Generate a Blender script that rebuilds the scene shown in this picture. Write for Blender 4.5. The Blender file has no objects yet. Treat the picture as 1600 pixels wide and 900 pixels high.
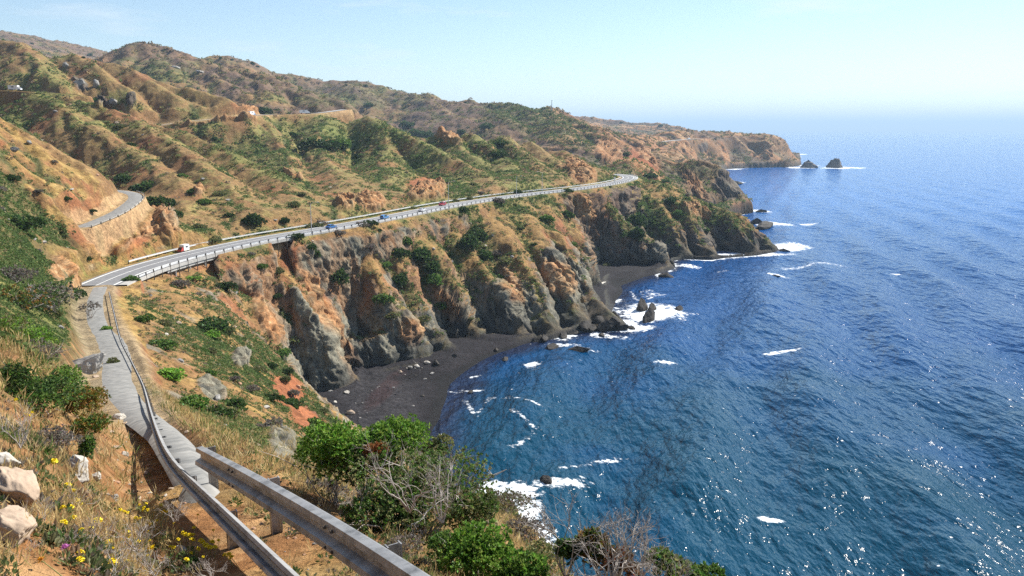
import bpy, bmesh, math, random
import numpy as np
from mathutils import Vector, Matrix

random.seed(7)
RNG = np.random.default_rng(11)
rad = math.radians
SC = bpy.context.scene
COL = SC.collection

# ------------------------------------------------------------------ camera, sky, sun, exposure
EYE = 80.0            # camera height above the sea, metres
F = 1256.0            # focal length in photo pixels (1600 wide)
PITCH = rad(11.13)
cam_data = bpy.data.cameras.new("camera")
cam = bpy.data.objects.new("camera", cam_data)
COL.objects.link(cam)
cam.location = (0, 0, EYE)
cam.rotation_euler = (math.pi / 2 - PITCH, 0, 0)
cam_data.sensor_width = 36.0
cam_data.lens = 36.0 * F / 1600.0
cam_data.clip_start = 0.1
cam_data.clip_end = 90000
SC.camera = cam

SUN_AZ, SUN_EL = 47.0, 40.0      # degrees to the right of straight ahead, above the horizon
world = bpy.data.worlds.new("World")
SC.world = world
world.use_nodes = True
wn = world.node_tree.nodes
wl = world.node_tree.links
bg = wn["Background"]
sky = wn.new("ShaderNodeTexSky")
sky.sky_type = 'NISHITA'
sky.sun_disc = False
sky.sun_elevation = rad(SUN_EL)
sky.sun_rotation = rad(SUN_AZ)
sky.altitude = 80
sky.air_density = 1.0
sky.dust_density = 0.1
sky.ozone_density = 1.9
# faint high wisps of cloud
tcw = wn.new("ShaderNodeTexCoord"); mpw = wn.new("ShaderNodeMapping"); mpw.inputs["Scale"].default_value = (2.2, 2.2, 13.0)
nzw = wn.new("ShaderNodeTexNoise"); nzw.inputs["Scale"].default_value = 2.6; nzw.inputs["Detail"].default_value = 7; nzw.inputs["Roughness"].default_value = .6
wl.new(tcw.outputs["Generated"], mpw.inputs["Vector"]); wl.new(mpw.outputs[0], nzw.inputs["Vector"])
rpw = wn.new("ShaderNodeMapRange"); rpw.inputs[1].default_value = .54; rpw.inputs[2].default_value = .80; rpw.inputs[3].default_value = 0; rpw.inputs[4].default_value = .55
wl.new(nzw.outputs["Fac"], rpw.inputs[0])
mxw = wn.new("ShaderNodeMix"); mxw.data_type = 'RGBA'; mxw.inputs[7].default_value = (7.0, 7.2, 7.6, 1)
wl.new(rpw.outputs[0], mxw.inputs[0]); wl.new(sky.outputs[0], mxw.inputs[6]); wl.new(mxw.outputs[2], bg.inputs[0])
bg.inputs[1].default_value = 0.076

sun_data = bpy.data.lights.new("sun", 'SUN')
sun_data.energy = 5.0
sun_data.angle = rad(0.53)
sun_data.color = (1.0, 0.955, 0.87)
sun = bpy.data.objects.new("sun", sun_data)
COL.objects.link(sun)
SV = Vector((math.sin(rad(SUN_AZ)) * math.cos(rad(SUN_EL)), math.cos(rad(SUN_AZ)) * math.cos(rad(SUN_EL)), math.sin(rad(SUN_EL))))
sun.rotation_euler = SV.to_track_quat('Z', 'Y').to_euler()

SC.view_settings.view_transform = 'Standard'
SC.view_settings.look = 'None'
SC.view_settings.exposure = 0.98
SC.view_settings.gamma = 1.0
SC.view_settings.use_curve_mapping = False
SC.render.engine = 'CYCLES'
SC.cycles.max_bounces = 4
SC.cycles.diffuse_bounces = 2
SC.cycles.glossy_bounces = 2
SC.cycles.transmission_bounces = 2
SC.cycles.transparent_max_bounces = 6
SC.cycles.volume_bounces = 0
SC.cycles.use_denoising = False
SC.cycles.sample_clamp_indirect = 3
SC.cycles.sample_clamp_direct = 4
SC.cycles.use_adaptive_sampling = True
SC.cycles.adaptive_threshold = 0.01

# ------------------------------------------------------------------ helpers: pixels of the photograph to points in the world
SP, CP = math.sin(PITCH), math.cos(PITCH)
def ray(px, py):
    xc, yc = (px - 800) / F, (450 - py) / F
    return xc, CP + yc * SP, -SP + yc * CP
def D(px, py, Y):                 # the point at forward distance Y seen at this pixel
    a, b, c = ray(px, py)
    s = Y / b
    return (a * s, Y, EYE + c * s)
def Zp(px, py, z=0.0):            # the point at height z seen at this pixel
    a, b, c = ray(px, py)
    s = (z - EYE) / c
    return (a * s, b * s, z)
def H(px, Y, z):                  # azimuth of a pixel column, forward distance, height
    return ((px - 800) / F * Y / 1.019, Y, z)

# ------------------------------------------------------------------ numpy noise
def _hash(ix, iy, iz, seed):
    h = (ix.astype(np.uint32) * np.uint32(374761393)) ^ (iy.astype(np.uint32) * np.uint32(668265263)) ^ (iz.astype(np.uint32) * np.uint32(2147483647 & 0x9E3779B1)) ^ np.uint32(seed * 974711 & 0xffffffff)
    h = (h ^ (h >> np.uint32(13))) * np.uint32(1274126177)
    h = (h ^ (h >> np.uint32(16))) * np.uint32(2246822519)
    h ^= h >> np.uint32(15)
    return (h & np.uint32(0xffffff)).astype(np.float32) / np.float32(8388607.5) - np.float32(1.0)
def noise2(x, y, seed=0):
    x = np.asarray(x, np.float32); y = np.asarray(y, np.float32)
    fx, fy = np.floor(x), np.floor(y)
    ix, iy = fx.astype(np.int64) & 0xffffffff, fy.astype(np.int64) & 0xffffffff
    tx, ty = x - fx, y - fy
    sx, sy = tx * tx * tx * (tx * (tx * 6 - 15) + 10), ty * ty * ty * (ty * (ty * 6 - 15) + 10)
    z = np.zeros_like(ix)
    def g(dx, dy):
        jx, jy = (ix + dx) & 0xffffffff, (iy + dy) & 0xffffffff
        return _hash(jx, jy, z, seed) * (tx - dx) + _hash(jx, jy, z, seed + 77) * (ty - dy)
    a = g(0, 0); b = g(1, 0); c = g(0, 1); d = g(1, 1)
    a = a + (b - a) * sx
    c = c + (d - c) * sx
    return (a + (c - a) * sy) * np.float32(1.3)
def fbm(x, y, octs=4, seed=0, gain=0.5, lac=2.03):
    out = 0; amp = 1.0; tot = 0
    for k in range(octs):
        out = out + amp * noise2(x, y, seed + 13 * k)
        tot += amp; amp *= gain
        x, y = x * lac + 3.7, y * lac - 1.9
    return out / tot
def ridged(x, y, octs=4, seed=0, gain=0.55):
    out = 0; amp = 1.0; tot = 0
    for k in range(octs):
        out = out + amp * (1 - np.abs(noise2(x, y, seed + 17 * k)) * 2)
        tot += amp; amp *= gain
        x, y = x * 2.07 + 5.1, y * 2.07 + 1.3
    return out / tot
def sstep(a, b, x):
    t = np.clip((x - a) / (b - a), 0, 1)
    return t * t * (3 - 2 * t)

# ------------------------------------------------------------------ object helpers
def tag(o, label=None, cat=None, group=None, kind=None):
    if label: o['label'] = label
    if cat: o['category'] = cat
    if group: o['group'] = group
    if kind: o['kind'] = kind
    return o
def empty(name, loc=(0, 0, 0), rz=0.0):
    o = bpy.data.objects.new(name, None)
    o.empty_display_size = 0.2
    COL.objects.link(o)
    o.location = loc
    o.rotation_euler = (0, 0, rz)
    return o
def np_mesh(name, verts, faces, smooth=True):
    """verts (n,3), faces (m,4) or (m,3) -> mesh data"""
    me = bpy.data.meshes.new(name)
    verts = np.ascontiguousarray(verts, np.float32)
    faces = np.ascontiguousarray(faces, np.int32)
    k = faces.shape[1]
    me.vertices.add(len(verts)); me.vertices.foreach_set("co", verts.ravel())
    me.loops.add(faces.size); me.loops.foreach_set("vertex_index", faces.ravel())
    me.polygons.add(len(faces)); me.polygons.foreach_set("loop_start", np.arange(0, faces.size, k, dtype=np.int32))
    me.polygons.foreach_set("use_smooth", np.full(len(faces), smooth))
    me.update(calc_edges=True)
    return me
def link(name, me, mat=None, parent=None, loc=None):
    if mat is not None and len(me.materials) == 0: me.materials.append(mat)
    o = bpy.data.objects.new(name, me)
    COL.objects.link(o)
    if parent is not None: o.parent = parent
    if loc is not None: o.location = loc
    return o
class MB:
    """collects shapes for ONE mesh"""
    def __init__(s): s.v = []; s.f = []
    def add(s, vs, fs):
        n = len(s.v); s.v += [tuple(p) for p in vs]; s.f += [tuple(i + n for i in q) for q in fs]; return s
    def box(s, c, d, rz=0.0, M=None):
        x, y, z = d[0] / 2, d[1] / 2, d[2] / 2
        vs = [Vector((i * x, j * y, k * z)) for i in (-1, 1) for j in (-1, 1) for k in (-1, 1)]
        R = M if M is not None else Matrix.Rotation(rz, 3, 'Z')
        vs = [R @ v + Vector(c) for v in vs]
        return s.add(vs, [(0, 1, 3, 2), (4, 6, 7, 5), (0, 4, 5, 1), (2, 3, 7, 6), (0, 2, 6, 4), (1, 5, 7, 3)])
    def tube(s, pts, radii, n=8, cap=True):
        pts = [Vector(p) for p in pts]
        if not hasattr(radii, '__len__'): radii = [radii] * len(pts)
        vs = []; fs = []
        u = None
        for i, p in enumerate(pts):
            t = (pts[min(i + 1, len(pts) - 1)] - pts[max(i - 1, 0)])
            t = t.normalized() if t.length > 1e-9 else Vector((0, 0, 1))
            if u is None:
                u = t.orthogonal().normalized()
            u = (u - t * u.dot(t))
            u = u.normalized() if u.length > 1e-6 else t.orthogonal().normalized()
            w = t.cross(u)
            for k in range(n):
                a = 2 * math.pi * k / n
                vs.append(p + (u * math.cos(a) + w * math.sin(a)) * radii[i])
        for i in range(len(pts) - 1):
            for k in range(n):
                fs.append((i * n + k, i * n + (k + 1) % n, (i + 1) * n + (k + 1) % n, (i + 1) * n + k))
        if cap:
            fs.append(tuple(range(n - 1, -1, -1))); fs.append(tuple((len(pts) - 1) * n + k for k in range(n)))
        return s.add(vs, fs)
    def mesh(s, name, smooth=False):
        me = bpy.data.meshes.new(name); me.from_pydata(s.v, [], s.f); me.update()
        if smooth: me.polygons.foreach_set("use_smooth", [True] * len(me.polygons))
        return me
    def build(s, name, mat, parent=None, smooth=False, loc=None):
        return link(name, s.mesh(name, smooth), mat, parent, loc)

# ------------------------------------------------------------------ materials
def new_mat(name):
    m = bpy.data.materials.new(name); m.use_nodes = True
    nt = m.node_tree
    return m, nt, nt.nodes, nt.links, nt.nodes["Principled BSDF"]
def mat_noise(name, c1, c2, scale=5.0, rough=0.9, bump=0.3, detail=5.0, metallic=0.0, dist=0.02, c3=None, spec=0.3, obj_rand=0.0):
    m, nt, n, l, b = new_mat(name)
    tc = n.new("ShaderNodeTexCoord")
    ns = n.new("ShaderNodeTexNoise"); ns.inputs["Scale"].default_value = scale; ns.inputs["Detail"].default_value = detail
    ns.inputs["Roughness"].default_value = 0.65
    l.new(tc.outputs["Object"], ns.inputs["Vector"])
    r = n.new("ShaderNodeValToRGB")
    r.color_ramp.elements[0].position = 0.32; r.color_ramp.elements[0].color = (*c1, 1)
    r.color_ramp.elements[1].position = 0.66; r.color_ramp.elements[1].color = (*c2, 1)
    if c3:
        e = r.color_ramp.elements.new(0.52); e.color = (*c3, 1)
    l.new(ns.outputs["Fac"], r.inputs["Fac"])
    out = r.outputs["Color"]
    if obj_rand:
        oi = n.new("ShaderNodeObjectInfo")
        mr = n.new("ShaderNodeMapRange"); mr.inputs[3].default_value = 1 - obj_rand; mr.inputs[4].default_value = 1 + obj_rand
        l.new(oi.outputs["Random"], mr.inputs[0])
        mx = n.new("ShaderNodeVectorMath"); mx.operation = 'SCALE'
        l.new(out, mx.inputs[0]); l.new(mr.outputs[0], mx.inputs["Scale"]); out = mx.outputs[0]
    l.new(out, b.inputs["Base Color"])
    b.inputs["Roughness"].default_value = rough
    b.inputs["Metallic"].default_value = metallic
    b.inputs["Specular IOR Level"].default_value = spec
    if bump:
        bp = n.new("ShaderNodeBump"); bp.inputs["Strength"].default_value = bump; bp.inputs["Distance"].default_value = dist
        l.new(ns.outputs["Fac"], bp.inputs["Height"]); l.new(bp.outputs[0], b.inputs["Normal"])
    return m

# ------------------------------------------------------------------ the lie of the land: crest, coast, gully and road lines
ROAD_Z = 45.0
road_px = [(150, 446), (165, 437), (200, 424), (250, 409), (300, 396.5), (380, 379), (450, 366.5), (510, 356.5), (600, 340.5), (700, 321),
           (800, 306), (900, 294.5), (950, 287), (975, 281.5), (983, 277.5), (975, 274), (955, 272)]
def catmull(pts, step):
    P = [np.array(p, float) for p in pts]
    P = [2 * P[0] - P[1]] + P + [2 * P[-1] - P[-2]]
    out = []
    for i in range(1, len(P) - 2):
        p0, p1, p2, p3 = P[i - 1], P[i], P[i + 1], P[i + 2]
        n = max(1, int(np.linalg.norm(p2 - p1) / step))
        for k in range(n):
            t = k / n
            out.append(0.5 * ((2 * p1) + (-p0 + p2) * t + (2 * p0 - 5 * p1 + 4 * p2 - p3) * t * t + (-p0 + 3 * p1 - 3 * p2 + p3) * t ** 3))
    out.append(P[-2])
    return np.array(out)
def smooth_line(a, it=6):
    a = a.copy()
    for _ in range(it):
        a[1:-1] = (a[:-2] + 2 * a[1:-1] + a[2:]) / 4
    return a
ROAD = smooth_line(catmull([Zp(x, y, ROAD_Z) for x, y in road_px], 4.0), 8)
# first rail beam centre line (photo pixel, forward distance)
rail1_px = [(500, 955, 5.5), (430, 887, 6.5), (337, 795, 8.5), (285, 745, 11.5), (262, 715, 15), (247, 682, 21), (235, 645, 34), (222, 600, 60), (205, 565, 81), (188, 530, 104), (178, 490, 130), (170, 456, 158)]
rail2_px = [(314, 712, 12), (400, 760, 9.2), (475, 805, 7.8), (550, 851, 6.6), (650, 920, 5.4), (790, 1018, 4.3)]
RAIL1 = smooth_line(catmull([D(*p) for p in rail1_px], 1.0), 4)
RAIL2 = smooth_line(catmull([D(*p) for p in rail2_px], 0.5), 4)
# the old road below the bank: a strip left of, then right of, rail one
old_px = [(318, 770, 11.3), (292, 720, 15.6), (268, 682, 22), (222, 650, 36), (192, 620, 52), (180, 592, 68), (181, 560, 88), (170, 530, 108), (152, 500, 128), (150, 470, 150), (158, 448, 172)]
def at_ground(px, py, z): return Zp(px, py, z)
def rail_ground(Y):
    i = np.argmin(np.abs(RAIL1[:, 1] - Y)); return RAIL1[i, 2] - 0.62
OLD = []
for (px, py, Y) in old_px:
    p = D(px, py, Y); OLD.append((p[0], p[1], p[2]))
OLD = smooth_line(catmull(OLD, 1.0), 40)
upper_px = [(126, 355, 208), (140, 350, 213), (175, 336, 227), (198, 322, 242), (212, 309, 259), (205, 301, 274), (175, 297, 286), (120, 292, 295)]
UPPER = smooth_line(catmull([D(*p) for p in upper_px], 3.0), 4)
MIDROAD = smooth_line(catmull([D(250, 196, 556), D(290, 190, 565), D(340, 186, 578), (D(385, 181, 595)), D(430, 179, 640), D(490, 177.5, 655), D(540, 171, 690)], 6.0), 3)
TOPROAD = smooth_line(catmull([D(-60, 143, 470), D(0, 141, 478), D(50, 143, 478), D(100, 146, 472), D(130, 150, 480)], 6.0), 2)
FARROAD = smooth_line(catmull([D(1035, 221.5, 1610), D(1050, 220, 1640), D(1070, 218.3, 1690), D(1095, 217, 1750)], 10.0), 2)
DROAD = smooth_line(catmull([D(1025, 259.5, 1010), D(1050, 256, 1000), D(1080, 252.5, 985), D(1100, 251, 960)], 8.0), 2)

L = []      # polylines, densified
PTS = []    # single points
def line(*p): L.append([tuple(q) for q in p])
def pts(*p): PTS.extend(tuple(q) for q in p)
L.append([tuple(p) for p in ROAD[::3]])
# right and left edges of the road bench are handled later
L.append([(p[0], p[1], p[2] - 0.62) for p in RAIL1[::2]])
L.append([(p[0], p[1], p[2] - 0.62) for p in RAIL2[::3]])
L.append([tuple(p) for p in OLD[::3]])
L.append([tuple(p) for p in UPPER[::3]])
L.append([tuple(p) for p in MIDROAD[::3]]); L.append([tuple(p) for p in TOPROAD[::3]])
L.append([tuple(p) for p in FARROAD[::3]]); L.append([tuple(p) for p in DROAD[::3]])
# coast
line(H(2100, 30, 0), H(1500, 72, 0), H(1250, 92, 0), H(1080, 104, 0), H(930, 122, 0), H(830, 140, 0), H(760, 160, 0), H(705, 172, 0), H(680, 185, 0))
line(Zp(660, 695), Zp(668, 680), Zp(685, 655), Zp(692, 630), Zp(697, 603), Zp(725, 580), Zp(760, 560), Zp(800, 548), Zp(838, 534), Zp(870, 528), Zp(900, 517), Zp(945, 518), Zp(985, 513), Zp(966, 498), Zp(952, 486), Zp(968, 462), Zp(985, 445), Zp(1012, 428), Zp(1040, 424), Zp(1055, 417), Zp(1040, 409), Zp(1062, 404.5), Zp(1120, 403), Zp(1170, 399), Zp(1217, 392))
line(Zp(1217, 391), H(1205, 565, 0), H(1175, 600, 0), H(1145, 640, 0), H(1130, 700, 0), H(1150, 760, 0), Zp(1176, 330), H(1165, 830, 0), H(1145, 900, 0), H(1128, 1000, 0), H(1118, 1150, 0), H(1118, 1400, 0), Zp(1130, 264), Zp(1180, 262), Zp(1210, 261), Zp(1240, 259.5), H(1246, 2200, 0), Zp(1243, 241.5), H(1200, 2900, 0), H(1130, 3000, 0), H(1112, 3100, 0), H(1090, 3300, 0), H(1080, 4500, 0), H(1070, 7000, 0))
# sea floor
for Y, pxs in ((40, (2300, 3000)), (90, (1500, 1900, 2600)), (130, (1150, 1300, 1500, 2200)), (170, (900, 1050, 1300, 1700)), (215, (800, 900, 1050, 1300, 1800)), (270, (830, 900, 1000, 1200, 1700)), (340, (1060, 1150, 1300, 1700)),
               (400, (1010, 1080, 1200, 1500)), (450, (1080, 1140, 1300, 1600)), (520, (1260, 1400, 1700)), (620, (1250, 1400, 1700)), (780, (1220, 1400, 1700)), (1000, (1180, 1350, 1700)),
               (1300, (1170, 1350, 1700)), (1600, (1280, 1400, 1700)), (2000, (1290, 1500, 1800)), (2600, (1180, 1400, 1800)), (3600, (1140, 1400, 1800)), (6000, (1120, 1300, 1800))):
    for px in pxs: pts(H(px, Y, -9))
pts(Zp(735, 600, -1.2), Zp(760, 640, -3), Zp(720, 690, -3), Zp(850, 560, -3), Zp(930, 550, -4), Zp(1000, 470, -2), Zp(1040, 450, -4), Zp(1010, 540, -5))
# beach one
pts(Zp(640, 650, 1.2), Zp(660, 600, 1.4), Zp(700, 570, 1.3), Zp(770, 545, 1.0), Zp(590, 640, 3), Zp(560, 620, 3.2), Zp(600, 600, 3.2), Zp(620, 680, 2.5), Zp(590, 690, 3))
line(Zp(512, 612, 3.5), Zp(552, 590, 3.5), Zp(556, 574, 3.2), Zp(600, 568, 3), Zp(655, 559, 2.8), Zp(700, 549, 2.2), Zp(735, 540, 2), Zp(765, 537, 1.6), Zp(820, 532, .8))
line(Zp(512, 618, 3.5), Zp(540, 655, 3.5), Zp(570, 690, 3.5), H(600, 190, 4), H(650, 182, 3))
# beach two
pts(Zp(960, 450, 1.5), Zp(990, 432, 1.2))
line(Zp(948, 478, 1.5), Zp(940, 455, 2), Zp(934, 432, 2.6), Zp(950, 424, 2.8), Zp(990, 424, 2.4), Zp(1020, 425, 1.5))
# near slope: edge above beach one
line(D(470, 590, 215), D(500, 618, 188), D(525, 645, 168), D(550, 668, 150), H(600, 130, 22), H(680, 110, 26), H(760, 90, 28))
pts(D(450, 545, 215), D(400, 500, 205), D(350, 480, 190), D(300, 470, 180), D(250, 450, 190), D(220, 480, 150), D(250, 520, 125), D(300, 560, 115), D(350, 560, 135), D(400, 600, 125), D(440, 640, 110), D(480, 665, 105))
pts(D(300, 620, 72), D(350, 650, 66), D(400, 690, 52), D(450, 730, 38), D(330, 680, 44), D(380, 730, 28), D(280, 640, 50), D(500, 700, 62), D(260, 580, 85), D(440, 690, 60), D(420, 655, 85))
# near crest with the bushes
pts(D(450, 790, 12.5), D(500, 800, 11.5), D(560, 830, 10.5), D(620, 850, 9.8), D(700, 895, 8.4), D(800, 930, 7.6), D(900, 940, 7.4), D(1000, 950, 7.2), D(1100, 960, 7.2), H(1250, 5.5, 76.2), H(1500, 3.4, 77.0))
pts(D(520, 760, 18), D(600, 770, 17), D(700, 800, 16), D(760, 850, 13.5), D(800, 830, 19), D(850, 880, 16), D(790, 780, 30), D(845, 845, 22), D(830, 880, 15))
pts(H(700, 40, 58), H(800, 45, 53), H(950, 18, 67), H(1000, 12, 71), H(1150, 12, 70), H(1000, 35, 50), H(1150, 30, 52), H(900, 70, 30), H(1050, 60, 26), H(1400, 12, 66), H(1400, 35, 36), H(1800, 8, 66), H(1800, 25, 35), H(800, 75, 33), H(650, 70, 44), H(2200, 4, 70))
pts(H(560, 25, 66.5), H(480, 30, 66), H(620, 50, 52), H(560, 90, 38))
# the bank left of the rails
pts(D(0, 900, 4.3), D(150, 900, 4.8), D(260, 900, 5.2), D(330, 905, 5.8), D(380, 910, 6.1), D(300, 850, 7.0), D(240, 810, 8.0), D(200, 780, 8.5), D(0, 760, 5.4), D(100, 790, 6.5), D(120, 735, 8.6), D(0, 690, 7.0),
    D(60, 660, 9.5), D(120, 660, 12), D(165, 680, 12.5), D(205, 700, 14), D(225, 760, 10), D(260, 800, 8.3), D(235, 700, 16), D(0, 600, 13), D(60, 580, 17), D(110, 610, 17.5), D(150, 650, 15.5), D(0, 540, 19), D(45, 540, 24), D(200, 668, 20))
pts(D(175, 640, 38), D(150, 620, 50), D(125, 590, 60), D(120, 555, 66), D(165, 570, 72), D(135, 530, 88), D(80, 520, 75), D(100, 495, 106), D(125, 500, 114), D(40, 500, 68), D(0, 480, 62), D(60, 460, 95), D(0, 420, 98), D(90, 440, 135), D(110, 465, 138), D(135, 470, 145), D(50, 420, 128),
    D(0, 370, 128), D(40, 350, 160), D(70, 370, 174), D(85, 400, 166), D(120, 400, 190), D(135, 425, 184), D(0, 315, 168), D(60, 320, 198))
pts(D(-200, 400, 40), D(-400, 300, 60), D(-300, 700, 6), D(-700, 900, 3), D(-200, 550, 14), D(-700, 500, 14))
pts((0, 0.5, 78.3), (0, 3, 77.8), (0, -8, 79.5), (-6, -2, 80.3), (6, -2, 75.5), (3, 3, 76.6), (-3, 3, 78.0), (-12, 0, 84), (-40, 0, 100), (12, 0, 67), (-8, 4, 79.0), (-20, 12, 84))
# first spur with the upper road and its cut
line(D(-100, 120, 275), D(0, 180, 268), D(50, 207, 262), D(100, 234, 256), D(150, 262, 250), D(180, 281, 257), D(198, 293, 262))
line(D(232, 318, 262), D(258, 340, 250), D(290, 380, 229))
pts(D(50, 270, 215), D(100, 300, 212), D(0, 250, 200), D(150, 320, 222), D(120, 340, 203), D(180, 305, 240), D(0, 290, 184))
line(D(155, 408, 205), D(200, 398, 214), D(250, 388, 223), D(290, 382, 230))
pts(D(235, 350, 240), D(200, 360, 229), D(160, 385, 213))
# gully behind the first spur and second spur
pts(H(-100, 330, 70), H(0, 330, 70), H(100, 310, 62), H(180, 290, 55), H(250, 280, 50), D(300, 350, 262), D(280, 320, 285), D(220, 290, 320), D(180, 265, 350), D(130, 240, 370), D(350, 350, 275), D(350, 310, 305), D(300, 270, 330), D(250, 240, 370), D(200, 210, 410), D(100, 190, 420), D(50, 170, 445), D(0, 190, 400), D(400, 345, 272), D(430, 320, 305), D(450, 338, 288))
line(D(100, 149, 468), D(180, 172, 452), D(260, 198, 438), D(330, 222, 418), D(420, 262, 380), D(480, 300, 346), D(525, 334, 318))
pts(H(0, 530, 88), H(100, 530, 80), H(200, 520, 72), H(300, 505, 58), H(400, 470, 50), H(480, 420, 46), H(540, 375, 44.5))
# first big ridge
line(D(-200, 0, 720), D(-60, 36, 710), D(0, 53, 700), D(50, 72, 685), D(100, 88, 665), D(150, 98, 650), D(200, 112, 640), D(250, 128, 630), D(300, 142, 618), D(360, 157, 605), D(385, 172, 592))
pts(D(100, 130, 560), D(200, 155, 560), D(50, 110, 580), D(0, 110, 560), D(280, 176, 565), D(330, 200, 530), D(380, 215, 520))
# middle hill
line(D(400, 181, 620), D(490, 179, 652), D(530, 168, 700), D(600, 168, 722), D(650, 169, 735), D(690, 173, 740), D(730, 181, 735), D(800, 201, 705), D(850, 221, 670), D(900, 245, 632), D(940, 267, 600))
line(D(560, 178, 665), D(600, 195, 610), D(680, 232, 545), D(750, 270, 492), D(800, 296, 455))
line(D(690, 175, 738), D(740, 214, 640), D(790, 250, 565), D(860, 287, 495))
line(D(530, 170, 690), D(500, 200, 610), D(500, 240, 540), D(530, 280, 450), D(548, 310, 372))
pts(D(450, 240, 540), D(420, 215, 580), D(450, 270, 480), D(590, 240, 560), D(600, 290, 430), D(640, 300, 410), D(570, 300, 400), D(700, 270, 505), D(680, 300, 420), D(740, 290, 460), D(700, 215, 690), D(760, 255, 590), D(820, 275, 540), D(860, 250, 600), D(900, 275, 560), D(640, 195, 690))
# dip behind, then the ridges beyond
line(H(250, 850, 95), H(400, 860, 85), H(550, 880, 75), H(700, 900, 65), H(850, 850, 50), H(950, 740, 42))
line(D(130, 105, 1100), D(165, 90, 1150), D(215, 71, 1200), D(260, 81, 1190), D(330, 98, 1150), D(400, 118, 1100), D(450, 135, 1050), D(500, 150, 1000), D(545, 166, 960))
line(D(-200, 60, 1300), H(0, 1400, 170), H(150, 1500, 160))
pts(D(300, 140, 1000), D(400, 160, 900), D(200, 120, 950), H(300, 1350, 150), H(450, 1350, 120), H(550, 1200, 85))
line(D(300, 95, 1600), D(322, 92, 1600), D(350, 89, 1600), D(385, 97, 1620), D(430, 116, 1700), D(520, 130, 1720), D(570, 132, 1720), D(625, 139, 1700), D(660, 150, 1650), D(700, 158, 1600), D(800, 170, 1500), D(862, 174, 1420), D(900, 190, 1320), D(935, 205, 1220), D(985, 216, 1500), D(1030, 221, 1620))
line(D(862, 176, 1400), D(880, 205, 1150), D(915, 235, 1020), D(926, 248, 980))
line(D(935, 206, 1200), D(980, 235, 1120), D(1010, 262, 1050), D(1035, 285, 980), D(1060, 305, 930))
line(D(985, 218, 1480), D(1030, 240, 1300), D(1060, 258, 1150), D(1100, 290, 1000))
pts(D(700, 180, 1400), D(800, 190, 1250), D(600, 160, 1500), D(850, 210, 1050), D(880, 232, 960), D(940, 240, 1000), D(960, 260, 900))
# ridge of the bluff after the road bend
line(D(955, 268, 700), D(975, 262, 720), D(1000, 258, 800), D(1040, 257, 880), D(1100, 252.5, 860), D(1122, 257, 850), D(1140, 284, 830), D(1158, 310, 806), D(1170, 325, 796))
pts(D(1000, 275, 730), D(1030, 275, 760), D(1070, 270, 830), H(1080, 720, 12), H(1020, 660, 30), H(1120, 760, 12), D(1110, 270, 840))
# headland with the road bend
line(D(985, 281, 600), D(1010, 281, 605), D(1030, 285, 600), D(1060, 294, 592), D(1100, 315, 575), D(1130, 325, 565), D(1160, 338, 556), D(1180, 357, 548), D(1200, 377, 540))
line(D(1050, 300, 575), D(1080, 340, 535), D(1100, 380, 512), D(1115, 400, 502))
line(D(1140, 335, 555), D(1165, 365, 535), D(1180, 392, 522))
line(D(1010, 290, 585), D(1040, 330, 545), D(1055, 370, 515), D(1060, 400, 503))
pts(D(1130, 365, 532), D(1010, 320, 545), D(1020, 350, 520), D(1035, 380, 505))
# spurs below the road
line(D(925, 300, 500), D(960, 325, 492), D(1000, 355, 484), D(1030, 385, 474), D(1045, 410, 464))
pts(D(960, 380, 468), D(930, 340, 478), D(945, 400, 462), H(975, 510, 25), H(1010, 505, 8))
line(D(845, 325, 425), D(880, 370, 392), D(905, 410, 372), D(925, 450, 354), D(945, 485, 336), D(965, 504, 326), D(978, 510, 322))
line(D(765, 335, 392), D(800, 375, 360), D(830, 430, 335), D(850, 480, 318), D(868, 518, 309))
pts(D(870, 500, 318), D(900, 500, 325), D(890, 460, 340), D(790, 440, 322), D(745, 470, 312), D(740, 510, 305), D(740, 400, 335), D(915, 360, 425), D(920, 400, 408), D(930, 430, 395), D(880, 330, 440))
line(D(650, 350, 340), D(690, 400, 318), D(715, 450, 308), D(745, 505, 300), D(762, 528, 297))
line(D(545, 372, 292), D(590, 420, 283), D(640, 480, 276), D(690, 530, 276), D(712, 543, 280))
line(D(580, 400, 292), D(600, 460, 274), D(635, 530, 268), D(650, 552, 272))
line(D(430, 392, 262), D(455, 430, 252), D(495, 490, 246), D(525, 550, 240), D(548, 588, 246))
pts(H(500, 262, 30), H(510, 268, 20), H(540, 270, 10), D(560, 520, 262), D(500, 440, 262), D(480, 405, 268), D(620, 440, 290), D(700, 500, 300), D(680, 370, 345), D(720, 360, 365))
# third rank: far hills
line(D(-300, 30, 2600), D(0, 42, 2600), D(50, 46, 2600), D(110, 60, 2550), D(150, 66, 2500), D(195, 76, 2450), H(260, 2600, 260))
line(D(880, 182, 3300), D(900, 183, 3300), D(960, 190, 3250), D(1040, 196, 3150), D(1070, 201, 3120), D(1095, 212, 3050), H(1104, 3000, 20))
line(H(700, 2200, 120), H(850, 2100, 90), H(950, 2100, 60), H(1040, 2300, 40))
line(D(1040, 222, 1620), D(1100, 216.5, 1760), D(1150, 214.5, 1850), D(1195, 213, 1870), D(1215, 215, 1890), D(1226, 218, 1905), D(1234, 226, 1910), D(1239, 238, 1915))
line(D(1150, 214, 1960), D(1225, 217, 1990))
line(D(1195, 214, 1860), D(1205, 232, 1825), D(1212, 252, 1790))
line(D(1228, 224, 1910), D(1240, 246, 1890))
line(D(1110, 220, 1760), D(1122, 240, 1730), D(1130, 258, 1700))
line(D(1150, 217, 1845), D(1160, 250, 1790), D(1165, 258, 1770))
line(D(1110, 214, 2300), D(1190, 212, 2300), D(1230, 222, 2400))
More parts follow.
